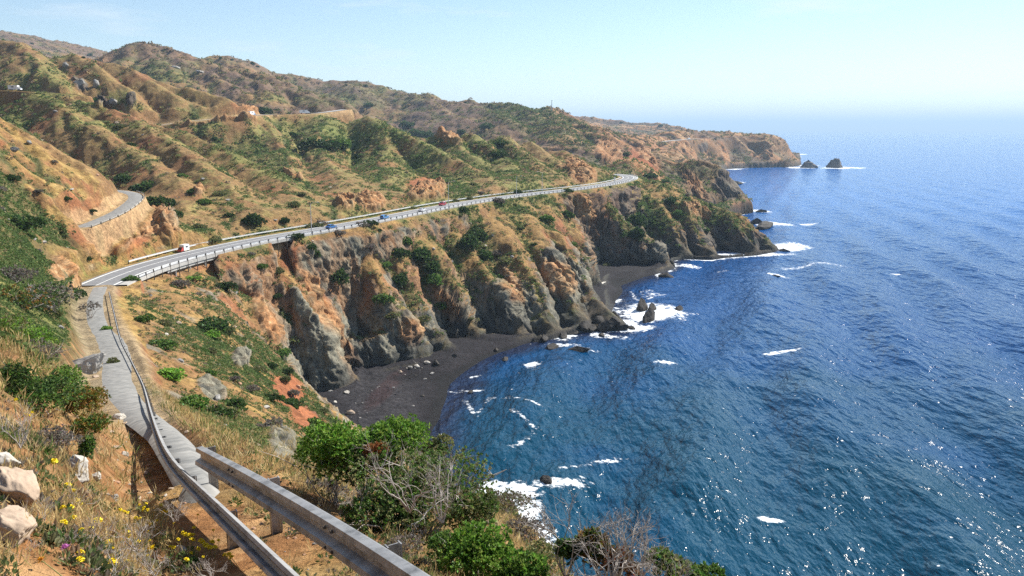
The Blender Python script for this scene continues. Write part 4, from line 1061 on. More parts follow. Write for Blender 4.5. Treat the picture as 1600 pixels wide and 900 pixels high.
def guard_rail(name, ln, spacing, face, label, mat, post_mat, post=(.15, .2), lean=0.0, height=.31, group=None, step=2.0, proud=.1, tilt=0.0, ztop=.12):
    base = resample(ln, step)
    root = empty(name, tuple(base[0])); tag(root, label, "guard rail", group)
    loc = base[0].copy()
    w_beam(base - loc, height=height, lean=lean, face=face).build("beam", mat, root)
    P_ = resample(ln, spacing)
    T = np.gradient(P_[:, :2], axis=0)
    me0 = None
    for i, p in enumerate(P_[:99]):
        a = math.atan2(T[i, 1], T[i, 0]); nx, ny = math.sin(a), -math.cos(a)
        q_ = np.array([p[0] - nx * proud * face, p[1] - ny * proud * face, p[2]])
        zb = gz(q_[0], q_[1]) - .25
        if me0 is None:
            m_ = MB(); m_.box((0, 0, -.5), (post[0], post[1], 1.0)); me0 = m_.mesh("post")
        o = link("post", me0, post_mat, root)
        top = p[2] + height * .5 + ztop
        o.location = (q_[0] - loc[0], q_[1] - loc[1], top - loc[2]); o.rotation_euler = (0, 0, a); o.scale = (1, 1, max(.3, top - zb))
    return root
sea_ln = offset(ROADF, 6.75, .62)
guard_rail("guard_rail", sea_ln[3:-6], 4.4, -1, "long pale guard rail on the sea side of the highway", zinc, wood_post, height=.42, group="guard rails of the highway", ztop=.2)
inl = offset(ROADF, 0)
wI = np.interp(np.arange(len(ROADF)), [0, 14, 24, 60, 110, 150, len(ROADF)], [7, 7.0, 8.4, 9.2, 9.5, 6.0, 5.6])
T_ = np.gradient(ROADF[:, :2], axis=0); T_ /= np.linalg.norm(T_, axis=1, keepdims=True)
inl = np.column_stack([ROADF[:, 0] - T_[:, 1] * wI, ROADF[:, 1] + T_[:, 0] * wI, np.full(len(ROADF), ROAD_Z + .62)])
inl = smooth_line(inl, 10)
guard_rail("guard_rail", inl[12:-22], 4.4, 1, "long pale guard rail on the inland side of the highway", zinc, wood_post, height=.42, group="guard rails of the highway", ztop=.05)
upl = offset(resample(UPPER, 2.0), 2.7, .25)
guard_rail("guard_rail", upl[:38], 5.5, -1, "low rail along the outer edge of the upper road", mat_noise("rail_dull", (.3, .28, .25), (.45, .42, .38), 2, .8, 0), wood_post, ztop=.05)
# foreground rails
def near_rail(ln, spacing, face, label, lean, height, top=.35, splice=()):
    base = resample(ln, .25)
    loc = base[0].copy()
    root = empty("guard_rail", tuple(loc)); tag(root, label, "guard rail")
    beam = w_beam(base - loc, height=height, lean=lean, face=face).build("beam", zinc_old, root)
    P_ = resample(ln, spacing); T = np.gradient(P_[:, :2], axis=0)
    for i, p in enumerate(P_):
        a = math.atan2(T[i, 1], T[i, 0]); nx, ny = math.sin(a) * face, -math.cos(a) * face
        zb = gz(p[0] - nx * .2, p[1] - ny * .2) - .2; h = p[2] + height * top - zb
        c = np.array([p[0] - nx * .16, p[1] - ny * .16, zb + h / 2]) - loc
        m_ = MB(); M = Matrix.Rotation(a, 3, 'Z')
        m_.box(c - np.array([nx, ny, 0]) * .0, (.012, .09, h), M=M)
        for s_ in (-1, 1): m_.box(c + np.array([nx, ny, 0]) * (.06 * s_) , (.07, .012, h), M=M)
        m_.build("post", zinc_old, root)
        b_ = MB(); b_.box(c + np.array([nx * .105, ny * .105, h / 2 - height * .42]), (.08, .09, height * .7), M=M)
        b_.build("block", wood_post, root)
    bm_ = MB(); bm_.tube([(0, 0, 0), (0, 0, .03)], [.018, .014], 8); bme = bm_.mesh("bolt")
    for k in splice:
        p = base[k] - loc; T2 = base[k + 1] - base[k]; T2 = T2 / np.linalg.norm(T2); a = math.atan2(T2[1], T2[0]); nx, ny = math.sin(a) * face, -math.cos(a) * face
        for dz2 in (-.1, .1):
            for dt in (-.10, .10):
                o = link("bolt", bme, wood_post, root)
                c = p + T2 * dt + np.array([0, 0, dz2 * height / .31])
                o.location = (c[0] + nx * .082, c[1] + ny * .082, c[2]); o.rotation_euler = Vector((nx, ny, 0)).to_track_quat('Z', 'Y').to_euler()
    return root
near_rail(RAIL1, 3.8, -1, "long battered guard rail snaking beside the old road", .75, .17, top=-.35)
near_rail(RAIL2, 3.6, 1, "nearest big grey guard rail ending free beside the bushes", .12, .315, splice=(10, 25))

# ------------------------------------------------------------------ street lamps along the highway
pole_m = mat_noise("lamp_steel", (.45, .46, .46), (.58, .58, .58), 1, .5, 0)
def lamp(px, py, top_py, ax, label):
    p = Zp(px, py, 45.0); h = (py - top_py) * p[1] / F / 1.0
    z0 = gz(p[0], p[1]) - .3
    root = empty("street_lamp", (p[0], p[1], z0)); tag(root, label, "street lamp", "street lamps along the highway")
    hh = 45 - z0 + h
    MB().tube([(0, 0, 0), (0, 0, hh * .5), (0, 0, hh)], [.17, .13, .09], 8).build("pole", pole_m, root)
    MB().tube([(0, 0, hh - .1), (ax * 1.1, -.2, hh + .45), (ax * 2.4, -.4, hh + .55)], [.07, .06, .05], 6).build("arm", pole_m, root)
    MB().tube([(ax * 2.3, -.4, hh + .55), (ax * 2.7, -.45, hh + .52), (ax * 3.2, -.5, hh + .5)], [.07, .17, .06], 8).build("lamp_head", pole_m, root)
lamp(487, 366, 318, 1, "tall street lamp by the nearest blue car")
lamp(701, 326, 285, 1, "street lamp beside the small red car")
lamp(807, 307, 277, 1, "street lamp on the highway between the red car and the far bend")
lamp(847, 302, 270, -1, "last tall street lamp before the bend of the highway")
# mast on the ridge
x, y, z = see(862, 175, 900)
r_ = empty("radio_mast", (x, y, z - 1)); tag(r_, "thin mast standing on the distant ridge crest", "mast")
MB().tube([(0, 0, 0), (0, 0, 19)], [.7, .35], 6).build("pole", pole_m, r_)
MB().box((0, 0, 19.3), (2.2, 1, .5)).build("crossbar", pole_m, r_)
# white post at the bend
x, y, z = Zp(960, 287, 45)
MBp = MB().tube([(0, 0, 0), (0, 0, 3.6)], [.28, .28], 8); MBp.tube([(0, 0, 3.6), (0, 0, 4.3)], [.55, .5], 8)
tag(MBp.build("marker_post", paint, loc=(x, y, z)), "white marker post at the far bend of the highway", "post")

# ------------------------------------------------------------------ vehicles
glass = mat_noise("car_glass", (.015, .02, .025), (.03, .035, .04), 1, .08, 0, spec=.6)
tyre = mat_noise("tyre_rubber", (.02, .02, .02), (.035, .035, .035), 4, .85, 0)
lampred = mat_noise("tail_lamp", (.4, .02, .02), (.5, .03, .03), 1, .3, 0)
lampw = mat_noise("head_lamp", (.7, .7, .68), (.85, .85, .82), 1, .2, 0)
def car_paint(n, c): return mat_noise(n, tuple(v * .92 for v in c), c, 1, .28, 0, spec=.6)
def loft_body(L_, W_, prof_top, prof_bot, inset):
    """car body: side profile (x, z) mirrored across, upper part drawn in"""
    n_ = len(prof_top); V = []; Fc = []
    xs = [p[0] for p in prof_top]
    for i in range(n_):
        x, zt = prof_top[i]; zb_ = prof_bot[i]
        belt = min(zt, .92)
        w = W_ / 2 * (1 - .10 * abs(x / (L_ / 2)) ** 4)
        wt = w * (1 - inset * max(0, (zt - .92) / .55))
        V += [(x, -w * .96, zb_), (x, -w, .55), (x, -w * .97, belt), (x, -wt, zt), (x, wt, zt), (x, w * .97, belt), (x, w, .55), (x, w * .96, zb_)]
    k = 8
    for i in range(n_ - 1):
        for a in range(k):
            Fc.append((i * k + a, i * k + (a + 1) % k, (i + 1) * k + (a + 1) % k, (i + 1) * k + a))
    Fc += [tuple(range(k - 1, -1, -1)), tuple((n_ - 1) * k + a for a in range(k))]
    return V, Fc
def make_car(pm, kind='saloon'):
    root = empty("parked_car" if False else "car")
    L_ = 4.6; W_ = 1.82
    if kind == 'saloon':
        top = [(-2.3, .55), (-2.25, .88), (-1.75, .98), (-1.25, 1.38), (-.4, 1.46), (.35, 1.42), (1.1, .98), (1.9, .86), (2.22, .72), (2.3, .5)]
    else:
        top = [(-2.3, .55), (-2.28, .95), (-2.15, 1.45), (-1.2, 1.66), (-.2, 1.68), (.45, 1.6), (1.15, 1.08), (1.95, .96), (2.25, .8), (2.3, .5)]
    bot = [.4, .28, .26, .25, .25, .25, .25, .26, .3, .4]
    v, f_ = loft_body(L_, W_, top, bot, .22)
    MB().add(v, f_).build("body", pm, root)
    hz = top[4][1]
    g = MB()
    xw0, xw1 = top[5][0], top[6][0]
    g.add([(xw1 - .02, -.74, 1.0), (xw1 - .02, .74, 1.0), (xw0 + .1, .60, top[5][1] + .005), (xw0 + .1, -.60, top[5][1] + .005)], [(0, 1, 2, 3)])
    g.add([(xw1 + .03, -.74, 1.02), (xw1 + .03, .74, 1.02), (xw0 + .14, .6, top[5][1] + .03), (xw0 + .14, -.6, top[5][1] + .03)], [(0, 1, 2, 3)])
    g.build("windscreen", glass, root)
    rx0, rx1 = (top[2][0], top[3][0]) if kind == 'saloon' else (top[1][0], top[2][0] + .02)
    g = MB(); g.add([(rx0 - .03, -.72, 1.0), (rx0 - .03, .72, 1.0), (rx1 - .05, .58, top[3][1] - (.02 if kind == 'saloon' else .2)), (rx1 - .05, -.58, top[3][1] - (.02 if kind == 'saloon' else .2))], [(0, 3, 2, 1)])
    g.build("rear_window", glass, root)
    for s_ in (-1, 1):
        g = MB()
        y0, y1 = s_ * (W_ / 2 * .985), s_ * (W_ / 2 * .86)
        g.add([(-1.5, y0, .96), (.85, y0, .96), (.3, y1, hz - .1), (-1.1, y1, hz - .1)], [(0, 1, 2, 3) if s_ < 0 else (3, 2, 1, 0)])
        g.build("side_window", glass, root)
        for x in (-1.4, 1.4):
            w = MB(); w.tube([(x, s_ * .93, .33), (x, s_ * .70, .33)], .34, 14); wh = w.build("wheel", tyre, root)
            MB().tube([(x, s_ * .945, .33), (x, s_ * .9, .33)], .19, 10).build("rim", zinc, wh)
        MB().box((2.24, s_ * .66, .68), (.12, .34, .14)).build("headlight", lampw, root)
        MB().box((-2.27, s_ * .68, .78), (.08, .3, .16)).build("tail_light", lampred, root)
    return root
def place(root, px, py, side, z=45.0, ln=None, flip=False):
    p = Zp(px, py, z); R_ = ROADF if ln is None else ln
    i = int(np.argmin(np.hypot(R_[:, 0] - p[0], R_[:, 1] - p[1]))); i = min(max(i, 1), len(R_) - 2)
    t = R_[i + 1] - R_[i - 1]; a = math.atan2(t[1], t[0])
    q_ = R_[i] + np.array([math.sin(a), -math.cos(a), 0]) * side
    root.location = (q_[0], q_[1], R_[i][2] + (.03 if ln is None else .2)); root.rotation_euler = (0, 0, a + (math.pi if flip else 0))
blue = car_paint("blue_car_paint", (.03, .14, .38)); blue2 = car_paint("light_blue_car_paint", (.08, .24, .5)); white = car_paint("white_paint", (.78, .79, .8)); red = car_paint("red_car_paint", (.42, .02, .03))
c = make_car(blue, 'saloon'); tag(c, "dark blue car nearest the tall lamp on the highway", "car", "cars driving on the highway"); place(c, 511, 357, 2.0)
c = make_car(blue2, 'suv'); tag(c, "lighter blue car following behind the white car", "car", "cars driving on the highway"); place(c, 596, 341.5, 2.0)
c = make_car(white, 'saloon'); tag(c, "white car on the highway between blue and red cars", "car", "cars driving on the highway"); place(c, 664, 330, 2.0)
c = make_car(red, 'suv'); tag(c, "red car on the inland side of the highway", "car", "cars driving on the highway"); place(c, 694, 321, -2.2, flip=True)
def make_camper(body_m, cab_m, length=6.2, red_front=False):
    root = empty("camper_van")
    L_ = length
    MB().box((-.5, 0, 1.75), (L_ - 1.6, 2.2, 2.3)).build("box_body", body_m, root)
    x0 = L_ / 2 - 1.3
    MB().add([(x0, -1, .45), (x0 + 1.6, -1, .45), (x0 + 1.65, -1, 1.05), (x0 + .75, -.95, 1.95), (x0, -.95, 2.0), (x0, 1, .45), (x0 + 1.6, 1, .45), (x0 + 1.65, 1, 1.05), (x0 + .75, .95, 1.95), (x0, .95, 2.0)],
             [(0, 1, 2, 3, 4), (9, 8, 7, 6, 5), (1, 6, 7, 2), (2, 7, 8, 3), (3, 8, 9, 4), (0, 5, 6, 1), (0, 4, 9, 5)]).build("cab", cab_m, root)
    MB().add([(x0 + 1.63, -.8, 1.12), (x0 + 1.63, .8, 1.12), (x0 + .85, .75, 1.9), (x0 + .85, -.75, 1.9)], [(0, 1, 2, 3)]).build("windscreen", glass, root)
    for s_ in (-1, 1):
        MB().box((-.6, s_ * 1.105, 2.0), (1.5, .03, .6)).build("side_window", glass, root)
        for x in (-L_ * .28, x0 + .8): MB().tube([(x, s_ * 1.02, .4), (x, s_ * .75, .4)], .4, 14).build("wheel", tyre, root)
    return root
c = make_camper(white, car_paint("red_cab_paint", (.55, .06, .04)), 5.4); tag(c, "small white box van with red front parked by the inland rail", "van"); place(c, 315, 393, -5.9, flip=True)
c.location.z = gz(c.location.x, c.location.y); c.scale = (.66, .7, .75)
MIDF = resample(MIDROAD, 3.0)
def on_land(root, px, py, ymin, rz, dz=0.1):
    x, y, z = see(px, py, ymin); root.location = (x, y, z + dz); root.rotation_euler = (0, 0, rz)
def on_line(root, px, ln, side=0.0, dz=.16):
    k = np.array([800 + F * p[0] / p[1] * 1.018 for p in ln]); i = int(np.argmin(np.abs(k - px))); i = min(max(i, 1), len(ln) - 2)
    t = ln[i + 1] - ln[i - 1]; a = math.atan2(t[1], t[0]); root.location = (ln[i][0] + math.sin(a) * side, ln[i][1] - math.cos(a) * side, ln[i][2] + dz); root.rotation_euler = (0, 0, a)
c = make_camper(white, white, 8.0); tag(c, "white motorhome parked on the hill crest near the round tree", "motorhome"); on_line(c, 477, MIDF)
c = make_camper(white, blue2, 7.5); tag(c, "white and blue camper standing by the orange road cut", "camper"); on_line(c, 396, MIDF)
c = make_car(car_paint("black_car_paint", (.03, .03, .035)), 'suv'); tag(c, "dark car parked next to the white and blue camper", "car", "cars parked on the ridge road"); on_line(c, 379, MIDF, 1.5)
c = make_camper(white, white, 7.0); tag(c, "white box truck on the high road at the left edge", "truck"); on_line(c, 32, resample(TOPROAD, 3.0))
c = make_camper(white, white, 9.0); tag(c, "tiny white motorhome on the far headland road", "motorhome"); on_line(c, 1076, resample(FARROAD, 5.0), 0, .5)

# ------------------------------------------------------------------ plants
def leaf_mat(name, tint=(1, 1, 1), rough=.55, spec=.25, trans=.35):
    m, nt, n, l, b = new_mat(name)
    at = n.new("ShaderNodeAttribute"); at.attribute_name = "leaf"
    oi = n.new("ShaderNodeObjectInfo")
    mr = n.new("ShaderNodeMapRange"); mr.inputs[3].default_value = .78; mr.inputs[4].default_value = 1.2
    l.new(oi.outputs["Random"], mr.inputs[0])
    v = n.new("ShaderNodeVectorMath"); v.operation = 'SCALE'; l.new(at.outputs["Color"], v.inputs[0]); l.new(mr.outputs[0], v.inputs["Scale"])
    l.new(v.outputs[0], b.inputs["Base Color"]); b.inputs["Roughness"].default_value = rough; b.inputs["Specular IOR Level"].default_value = spec
    if trans:
        tr = n.new("ShaderNodeBsdfTranslucent"); l.new(v.outputs[0], tr.inputs[0])
        mx = n.new("ShaderNodeMixShader"); mx.inputs[0].default_value = trans
        l.new(b.outputs[0], mx.inputs[1]); l.new(tr.outputs[0], mx.inputs[2]); l.new(mx.outputs[0], n["Material Output"].inputs["Surface"])
    return m
LEAF = leaf_mat("leaf_surface"); SCRUB = leaf_mat("scrub_surface", trans=.35, spec=.1, rough=.8)
WOOD = mat_noise("dead_wood", (.26, .22, .19), (.50, .45, .40), 9, .85, .2)
BARK = mat_noise("bark", (.10, .075, .055), (.20, .16, .12), 8, .9, .4)
def leaves_mesh(name, P_, Dv, size, colr, aspect=.45, rng=RNG, curl=.25):
    """one folded leaf per row: base point, direction, length, colour"""
    n_ = len(P_); P_ = np.asarray(P_, np.float32); Dv = np.asarray(Dv, np.float32)
    Dv = Dv / (np.linalg.norm(Dv, axis=1, keepdims=True) + 1e-9)
    R_ = rng.normal(size=(n_, 3)).astype(np.float32); S = np.cross(Dv, R_); S /= np.linalg.norm(S, axis=1, keepdims=True) + 1e-9
    U = np.cross(S, Dv); sz = np.asarray(size, np.float32).reshape(-1, 1) * np.ones((n_, 1), np.float32)
    a = P_; b = P_ + Dv * sz * .55 + S * sz * aspect * .5 + U * sz * curl * .3; c = P_ + Dv * sz; d = P_ + Dv * sz * .55 - S * sz * aspect * .5 + U * sz * curl * .3
    V = np.stack([a, b, c, d], 1).reshape(-1, 3)
    me = np_mesh(name, V, np.arange(4 * n_).reshape(-1, 4), smooth=False)
    ca = me.color_attributes.new("leaf", 'FLOAT_COLOR', 'POINT')
    rgba = np.ones((n_ * 4, 4), np.float32); rgba[:, :3] = np.repeat(np.asarray(colr, np.float32), 4, axis=0)
    ca.data.foreach_set("color", rgba.ravel())
    return me
def ball(n_, rng=RNG):
    v = rng.normal(size=(n_, 3)); return v / np.linalg.norm(v, axis=1, keepdims=True)
def crown(name, lobes, n_, leaf, palette, rng=RNG, tips=6, aspect=.45, inner=.55, spiky=.0):
    """lobes: (cx, cy, cz, rx, ry, rz); leaves sit in rosettes at twig tips spread over and inside the lobes"""
    lob = np.array(lobes, float); wts = (lob[:, 3] * lob[:, 4] * lob[:, 5]) ** (2 / 3); wts /= wts.sum()
    nt_ = max(1, n_ // tips)
    li = rng.choice(len(lob), nt_, p=wts); dirs = ball(nt_, rng); dirs[:, 2] = np.where(dirs[:, 2] < -.35, -dirs[:, 2] * .6, dirs[:, 2])
    dirs /= np.linalg.norm(dirs, axis=1, keepdims=True)
    bump = 1 + .22 * np.sin(dirs[:, 0] * 7 + li * 2.1) * np.sin(dirs[:, 1] * 6 + li) + spiky * rng.random(nt_) ** 3
    rad_ = (inner + (1 - inner) * rng.random(nt_) ** .45) * bump
    C_ = lob[li, :3] + dirs * lob[li, 3:] * rad_[:, None]
    C_ = np.repeat(C_, tips, 0); d0 = np.repeat(dirs, tips, 0)
    Dv = d0 * .55 + rng.normal(size=(len(C_), 3)) * .55 + np.array([0, 0, .35])
    pal = np.array(palette); ci = np.repeat(rng.random(nt_), tips)
    base = pal[(ci * (len(pal) - .001)).astype(int)]
    colr = base * (0.75 + .5 * rng.random((len(C_), 1))) * (1 + .1 * rng.normal(size=(len(C_), 3)))
    return leaves_mesh(name, C_, Dv, leaf * (.7 + .6 * rng.random(len(C_))), np.clip(colr, .008, .9), aspect, rng)
def twigs(name_mat, lobes, n_, rng=RNG, r0=.02, up=.5, wander=.3, sub=3, mb=None, n_side=5, origin=None):
    mb = mb or MB()
    for k in range(n_):
        lb = lobes[rng.integers(len(lobes))]
        d = ball(1, rng)[0]; d[2] = abs(d[2]) * .9 + up * .3
        tgt = np.array(lb[:3]) + d * np.array(lb[3:]) * (.85 + .35 * rng.random())
        o_ = np.array(origin if origin is not None else (lb[0] * .3, lb[1] * .3, 0.0)) + rng.normal(size=3) * .05 * np.array([1, 1, 0])
        pts_ = [o_]; m_ = 6
        for j in range(1, m_):
            t = j / (m_ - 1); p = o_ + (tgt - o_) * t + rng.normal(size=3) * wander * .12 * np.linalg.norm(tgt - o_) * (1 if j < m_ - 1 else .4)
            pts_.append(p)
        mb.tube(pts_, [r0 * (1 - .8 * j / (m_ - 1)) for j in range(m_)], n_side, cap=False)
        for q_ in range(sub):
            j = rng.integers(2, m_ - 1); p = pts_[j]; dd = (tgt - o_) * .35 * rng.random() + rng.normal(size=3) * .18 * np.linalg.norm(tgt - o_)
            dd[2] = abs(dd[2]) * .8
            e1 = p + dd * .5 + rng.normal(size=3) * .03; e2 = p + dd
            mb.tube([p, e1, e2], [r0 * .45, r0 * .3, r0 * .12], 4, cap=False)
            e3 = e1 + rng.normal(size=3) * np.linalg.norm(dd) * .35; e3[2] = e1[2] + abs(e3[2] - e1[2])
            mb.tube([e1, e3], [r0 * .25, r0 * .1], 4, cap=False)
    return mb
DKG = [(.040, .080, .022), (.06, .11, .028), (.085, .14, .04), (.045, .07, .025)]
MIDG = [(.08, .16, .03), (.12, .21, .045), (.16, .25, .055), (.07, .12, .03)]
OLV = [(.16, .19, .07), (.20, .21, .085), (.12, .14, .06), (.24, .22, .10)]
GRYB = [(.20, .17, .14), (.26, .22, .19), (.15, .125, .105), (.22, .20, .15)]
RUST = [(.26, .14, .04), (.20, .16, .03), (.12, .15, .03), (.30, .19, .06)]
LIME = [(.15, .30, .04), (.22, .38, .06), (.28, .42, .08), (.11, .21, .03)]

# scattered individuals of the middle distance: a few bush meshes, many copies
def bush_proto(pal, seed, n_=900, leaf=.16, flat=.62, nl=6):
    rg = np.random.default_rng(seed); lobes = []
    for k in range(nl):
        a = rg.random() * 6.283; r = .52 * math.sqrt(rg.random()); s_ = .34 + .26 * rg.random()
        lobes.append((math.cos(a) * r, math.sin(a) * r, s_ * flat * .55 + .1 * rg.random(), s_, s_, s_ * flat * 1.15))
    cr = crown("crown", lobes, n_, leaf, pal, rg, tips=5, aspect=.7, inner=.72)
    st = MB()
    for k in range(4):
        a = rg.random() * 6.283
        st.tube([(0, 0, -.25), (math.cos(a) * .12, math.sin(a) * .12, .12), (math.cos(a) * .38, math.sin(a) * .38, .35)], [.04, .03, .015], 5)
    return cr, st.mesh("stem")
PROTO = {}
for nm, pal, n_ in (("dark", DKG, 1500), ("mid", MIDG, 1500), ("olive", OLV, 1300), ("grey", GRYB, 1100), ("lime", LIME, 1300)):
    PROTO[nm] = [bush_proto(pal, 100 + k + hash_ * 7, n_) for hash_, k in enumerate(range(3))]
    for cr, st in PROTO[nm]: cr.materials.append(LEAF); st.materials.append(BARK)
def bush(kind, loc, r, label, group, rz=None, cat="shrub", hgt=1.0, wide=1.0, name="shrub", tilt=0.0):
    cr, st = PROTO[kind][RNG.integers(3)]
    root = empty(name, loc, RNG.random() * 6.28 if rz is None else rz); root.scale = (r * wide, r, r * hgt)
    tag(root, label, cat, group)
    link("crown", cr, None, root); link("stem", st, None, root)
    return root
GRP = "shrubs scattered over the slopes"
known = [
 (32, 345, 36, "dark", "big dark green bush at the left edge below the grassy spur", .8), (18, 277, 17, "dark", "round dark bush on the golden spur at the left edge", .8), (84, 252, 6, "grey", "small grey green bush high on the golden spur", .9), (60, 297, 8, "grey", "dull grey bush low on the golden spur", .7),
 (105, 314, 10, "dark", "dark bush on the grass above the upper road", .8), (144, 330, 8, "dark", "small dark bush directly beside the upper road", .8), (122, 460, 15, "dark", "dark green bush at the corner of old road and highway bank", 1.3), (204, 434, 15, "mid", "green bush poking up at the start of the sea side rail", .8), (140, 408, 8, "dark", "dark bush at the foot of the orange cut", 1.0),
 (400, 345, 20, "dark", "dense green round bush just above the inland rail", 1.1), (443, 345, 10, "dark", "smaller green bush right of the round one above the inland rail", 1.1), (158, 157, 15, "mid", "bright green patch of bush under the grey crags", .6), (196, 278, 16, "dark", "dark bush at the head of the gully behind the upper road", .9), (222, 292, 22, "dark", "dark bush hanging in the gully beyond the road curve", .9), (252, 318, 26, "dark", "large dark bush filling the gully right of the cut", 1.0), (268, 335, 18, "dark", "dark bush low in the gully right of the cut", 1.0),
 (306, 297, 13, "mid", "green bush on the brown slope above the white van", .8), (312, 352, 14, "olive", "olive bush right above the white van", .8), (318, 312, 16, "mid", "lower green bush on the brown slope above the white van", .6), (342, 300, 12, "olive", "pale olive bush on the brown slope", .7), (360, 336, 9, "dark", "dark small bush left of the dense round bush", .9), (286, 274, 10, "mid", "green bush at the top of the brown slope", .8),
 (169, 512, 9, "lime", "bright yellow green bush standing on the old road edge", .9), (176, 564, 11, "olive", "green bush at the end of the stone outcrop", 1.0), (151, 573, 6, "mid", "tiny green bush in front of the stone outcrop", 1.4), (222, 496, 17, "mid", "grey green bush in the straw right of the snaking rail", .8),
 (322, 505, 34, "dark", "wide dark bush on the slope above the beach", .7), (328, 520, 18, "lime", "bright green bush in front of the wide dark one", .8), (352, 512, 20, "olive", "olive bush right of the bright green one", .8), (250, 530, 32, "mid", "long low green bush right of the rail", .45), (268, 580, 30, "lime", "rust and green bush above the pale rock", .8), (292, 628, 32, "mid", "spreading green bush near the pale outcrop", .7), (350, 445, 20, "dark", "dark green bush below the half bridge", .8), (300, 430, 16, "lime", "fresh green streak of bush below the half bridge", .4),
 (523, 438, 22, "dark", "large dark bush in the red gully", 1.2), (482, 388, 13, "dark", "dark bush right under the rail beside the red gully", .9), (492, 398, 14, "dark", "second dark bush hanging under the rail beside the red gully", 1.2), (458, 530, 20, "olive", "olive bush on the ledge of the grey rock", .7), (430, 425, 14, "olive", "olive bush left of the red gully", .8), (620, 440, 20, "dark", "dark bush halfway down the middle rib", 1.1), (632, 378, 16, "mid", "mid green bush below the white car", .9), (625, 396, 18, "dark", "dark bush below the white car", 1.0),
 (655, 400, 22, "dark", "dark bush at the top of the leafy gully", 1.1), (672, 418, 20, "dark", "dark bush in the middle of the leafy gully", 1.1), (678, 440, 18, "mid", "green bush low in the leafy gully", 1.1), (600, 470, 18, "mid", "green bush on the lower middle rib", 1.0), (610, 495, 14, "olive", "olive bush above the beach cliffs", .9), (728, 380, 24, "dark", "big dark bush left of the tall rib", 1.1), (742, 368, 20, "dark", "dark bush at the head of the shaded gully", 1.0), (752, 400, 20, "dark", "dark bush inside the shaded gully", 1.0), (648, 418, 9, "grey", "purple grey dead bush in the leafy gully", 1.0), (690, 480, 16, "mid", "bush on the cliff edge above the dark caves", .9),
 (507, 220, 34, "dark", "wide dark thicket on the middle hill face", .6), (530, 222, 22, "mid", "green end of the thicket on the middle hill", .7), (456, 209, 12, "dark", "dark bush left of the wide thicket", .8), (655, 208, 16, "dark", "dark bush in the upper gully of the middle hill", .9), (640, 195, 14, "dark", "bush at the top of the upper gully", .9), (668, 210, 13, "dark", "lower dark bush of the upper gully", .8), (760, 198, 13, "dark", "dark bush near the skyline of the middle hill", .9), (782, 225, 14, "dark", "dark bush in the right gully of the middle hill", 1.0), (775, 240, 16, "dark", "large bush low in the right gully of the middle hill", .9), (722, 206, 10, "dark", "small dark bush right of the bright scar", .9),
 (416, 172, 16, "dark", "dark round tree by the motorhome on the crest", .8), (575, 164, 9, "dark", "dark tree alone on the crest of the middle hill", .8), (1012, 273, 15, "dark", "dark tree group left of the saddle beyond the bend", .6), (1035, 280, 14, "dark", "dark bush beyond the highway bend", .5), (980, 240, 8, "dark", "dark bush on the far crest behind the bend", .8), (852, 340, 16, "mid", "green bush under the rail before the bend", .8), (885, 335, 16, "dark", "dark bush on the spur before the bend", .9), (985, 345, 22, "dark", "dark bush high on the last headland", 1.1), (995, 368, 16, "dark", "dark bush low on the last headland", 1.2), (1045, 312, 16, "dark", "bush below the crest of the last headland", .8), (1062, 335, 12, "mid", "green bush on the last headland", .9), (932, 390, 7, "lime", "small round green bush above the second beach", 1.0), (948, 412, 8, "olive", "olive bush at the edge of the second beach", .6),
 (505, 640, 12, "olive", "olive bush on the edge above the first beach", .7), (520, 655, 12, "mid", "green bush on the edge above the first beach", .7), (445, 590, 12, "olive", "grass green bush above the red scree", .9), (455, 613, 14, "grey", "grey bush above the red scree", .9), (400, 575, 14, "olive", "olive bush in the middle of the near slope", .8), (390, 605, 13, "grey", "grey bush in the middle of the near slope", .8), (365, 590, 14, "grey", "dull grey bush left of the middle of the near slope", .7), (405, 665, 10, "grey", "grey bush beside the dark hollow rock", .8),
]
cnt = 0
def drop(px, py, rpx, kind, label, hgt, group=None, dist=None):
    x, y, z = see(px, py + rpx * .35, 12)
    r = rpx * y / F * 1.05
    return bush(kind, (x, y, z - r * .12), r, label, group, hgt=hgt * (1.1))
for (px, py, rpx, kind, label, hgt) in known: drop(px, py, rpx, kind, label, hgt)
# trees on the skylines
for (px, py, h_) in ((268, 78, 6), (256, 76, 5), (345, 89, 7), (362, 91, 5), (395, 98, 9), (403, 102, 6), (50, 66, 5), (140, 84, 8), (130, 88, 6), (540, 131, 6), (563, 132, 6), (571, 132, 7), (766, 163, 8), (780, 165, 6), (726, 158, 5), (859, 172, 5), (970, 190, 6), (1032, 195, 7), (862, 176, 7)):
    x, y, z = see(px, py + 3, 300)
    r = h_ * y / F * .55
    bush("dark", (x, y, z - r * .2), r, "tiny dark tree standing out on a hill skyline", "trees on the skylines", cat="tree", hgt=1.3, name="tree")
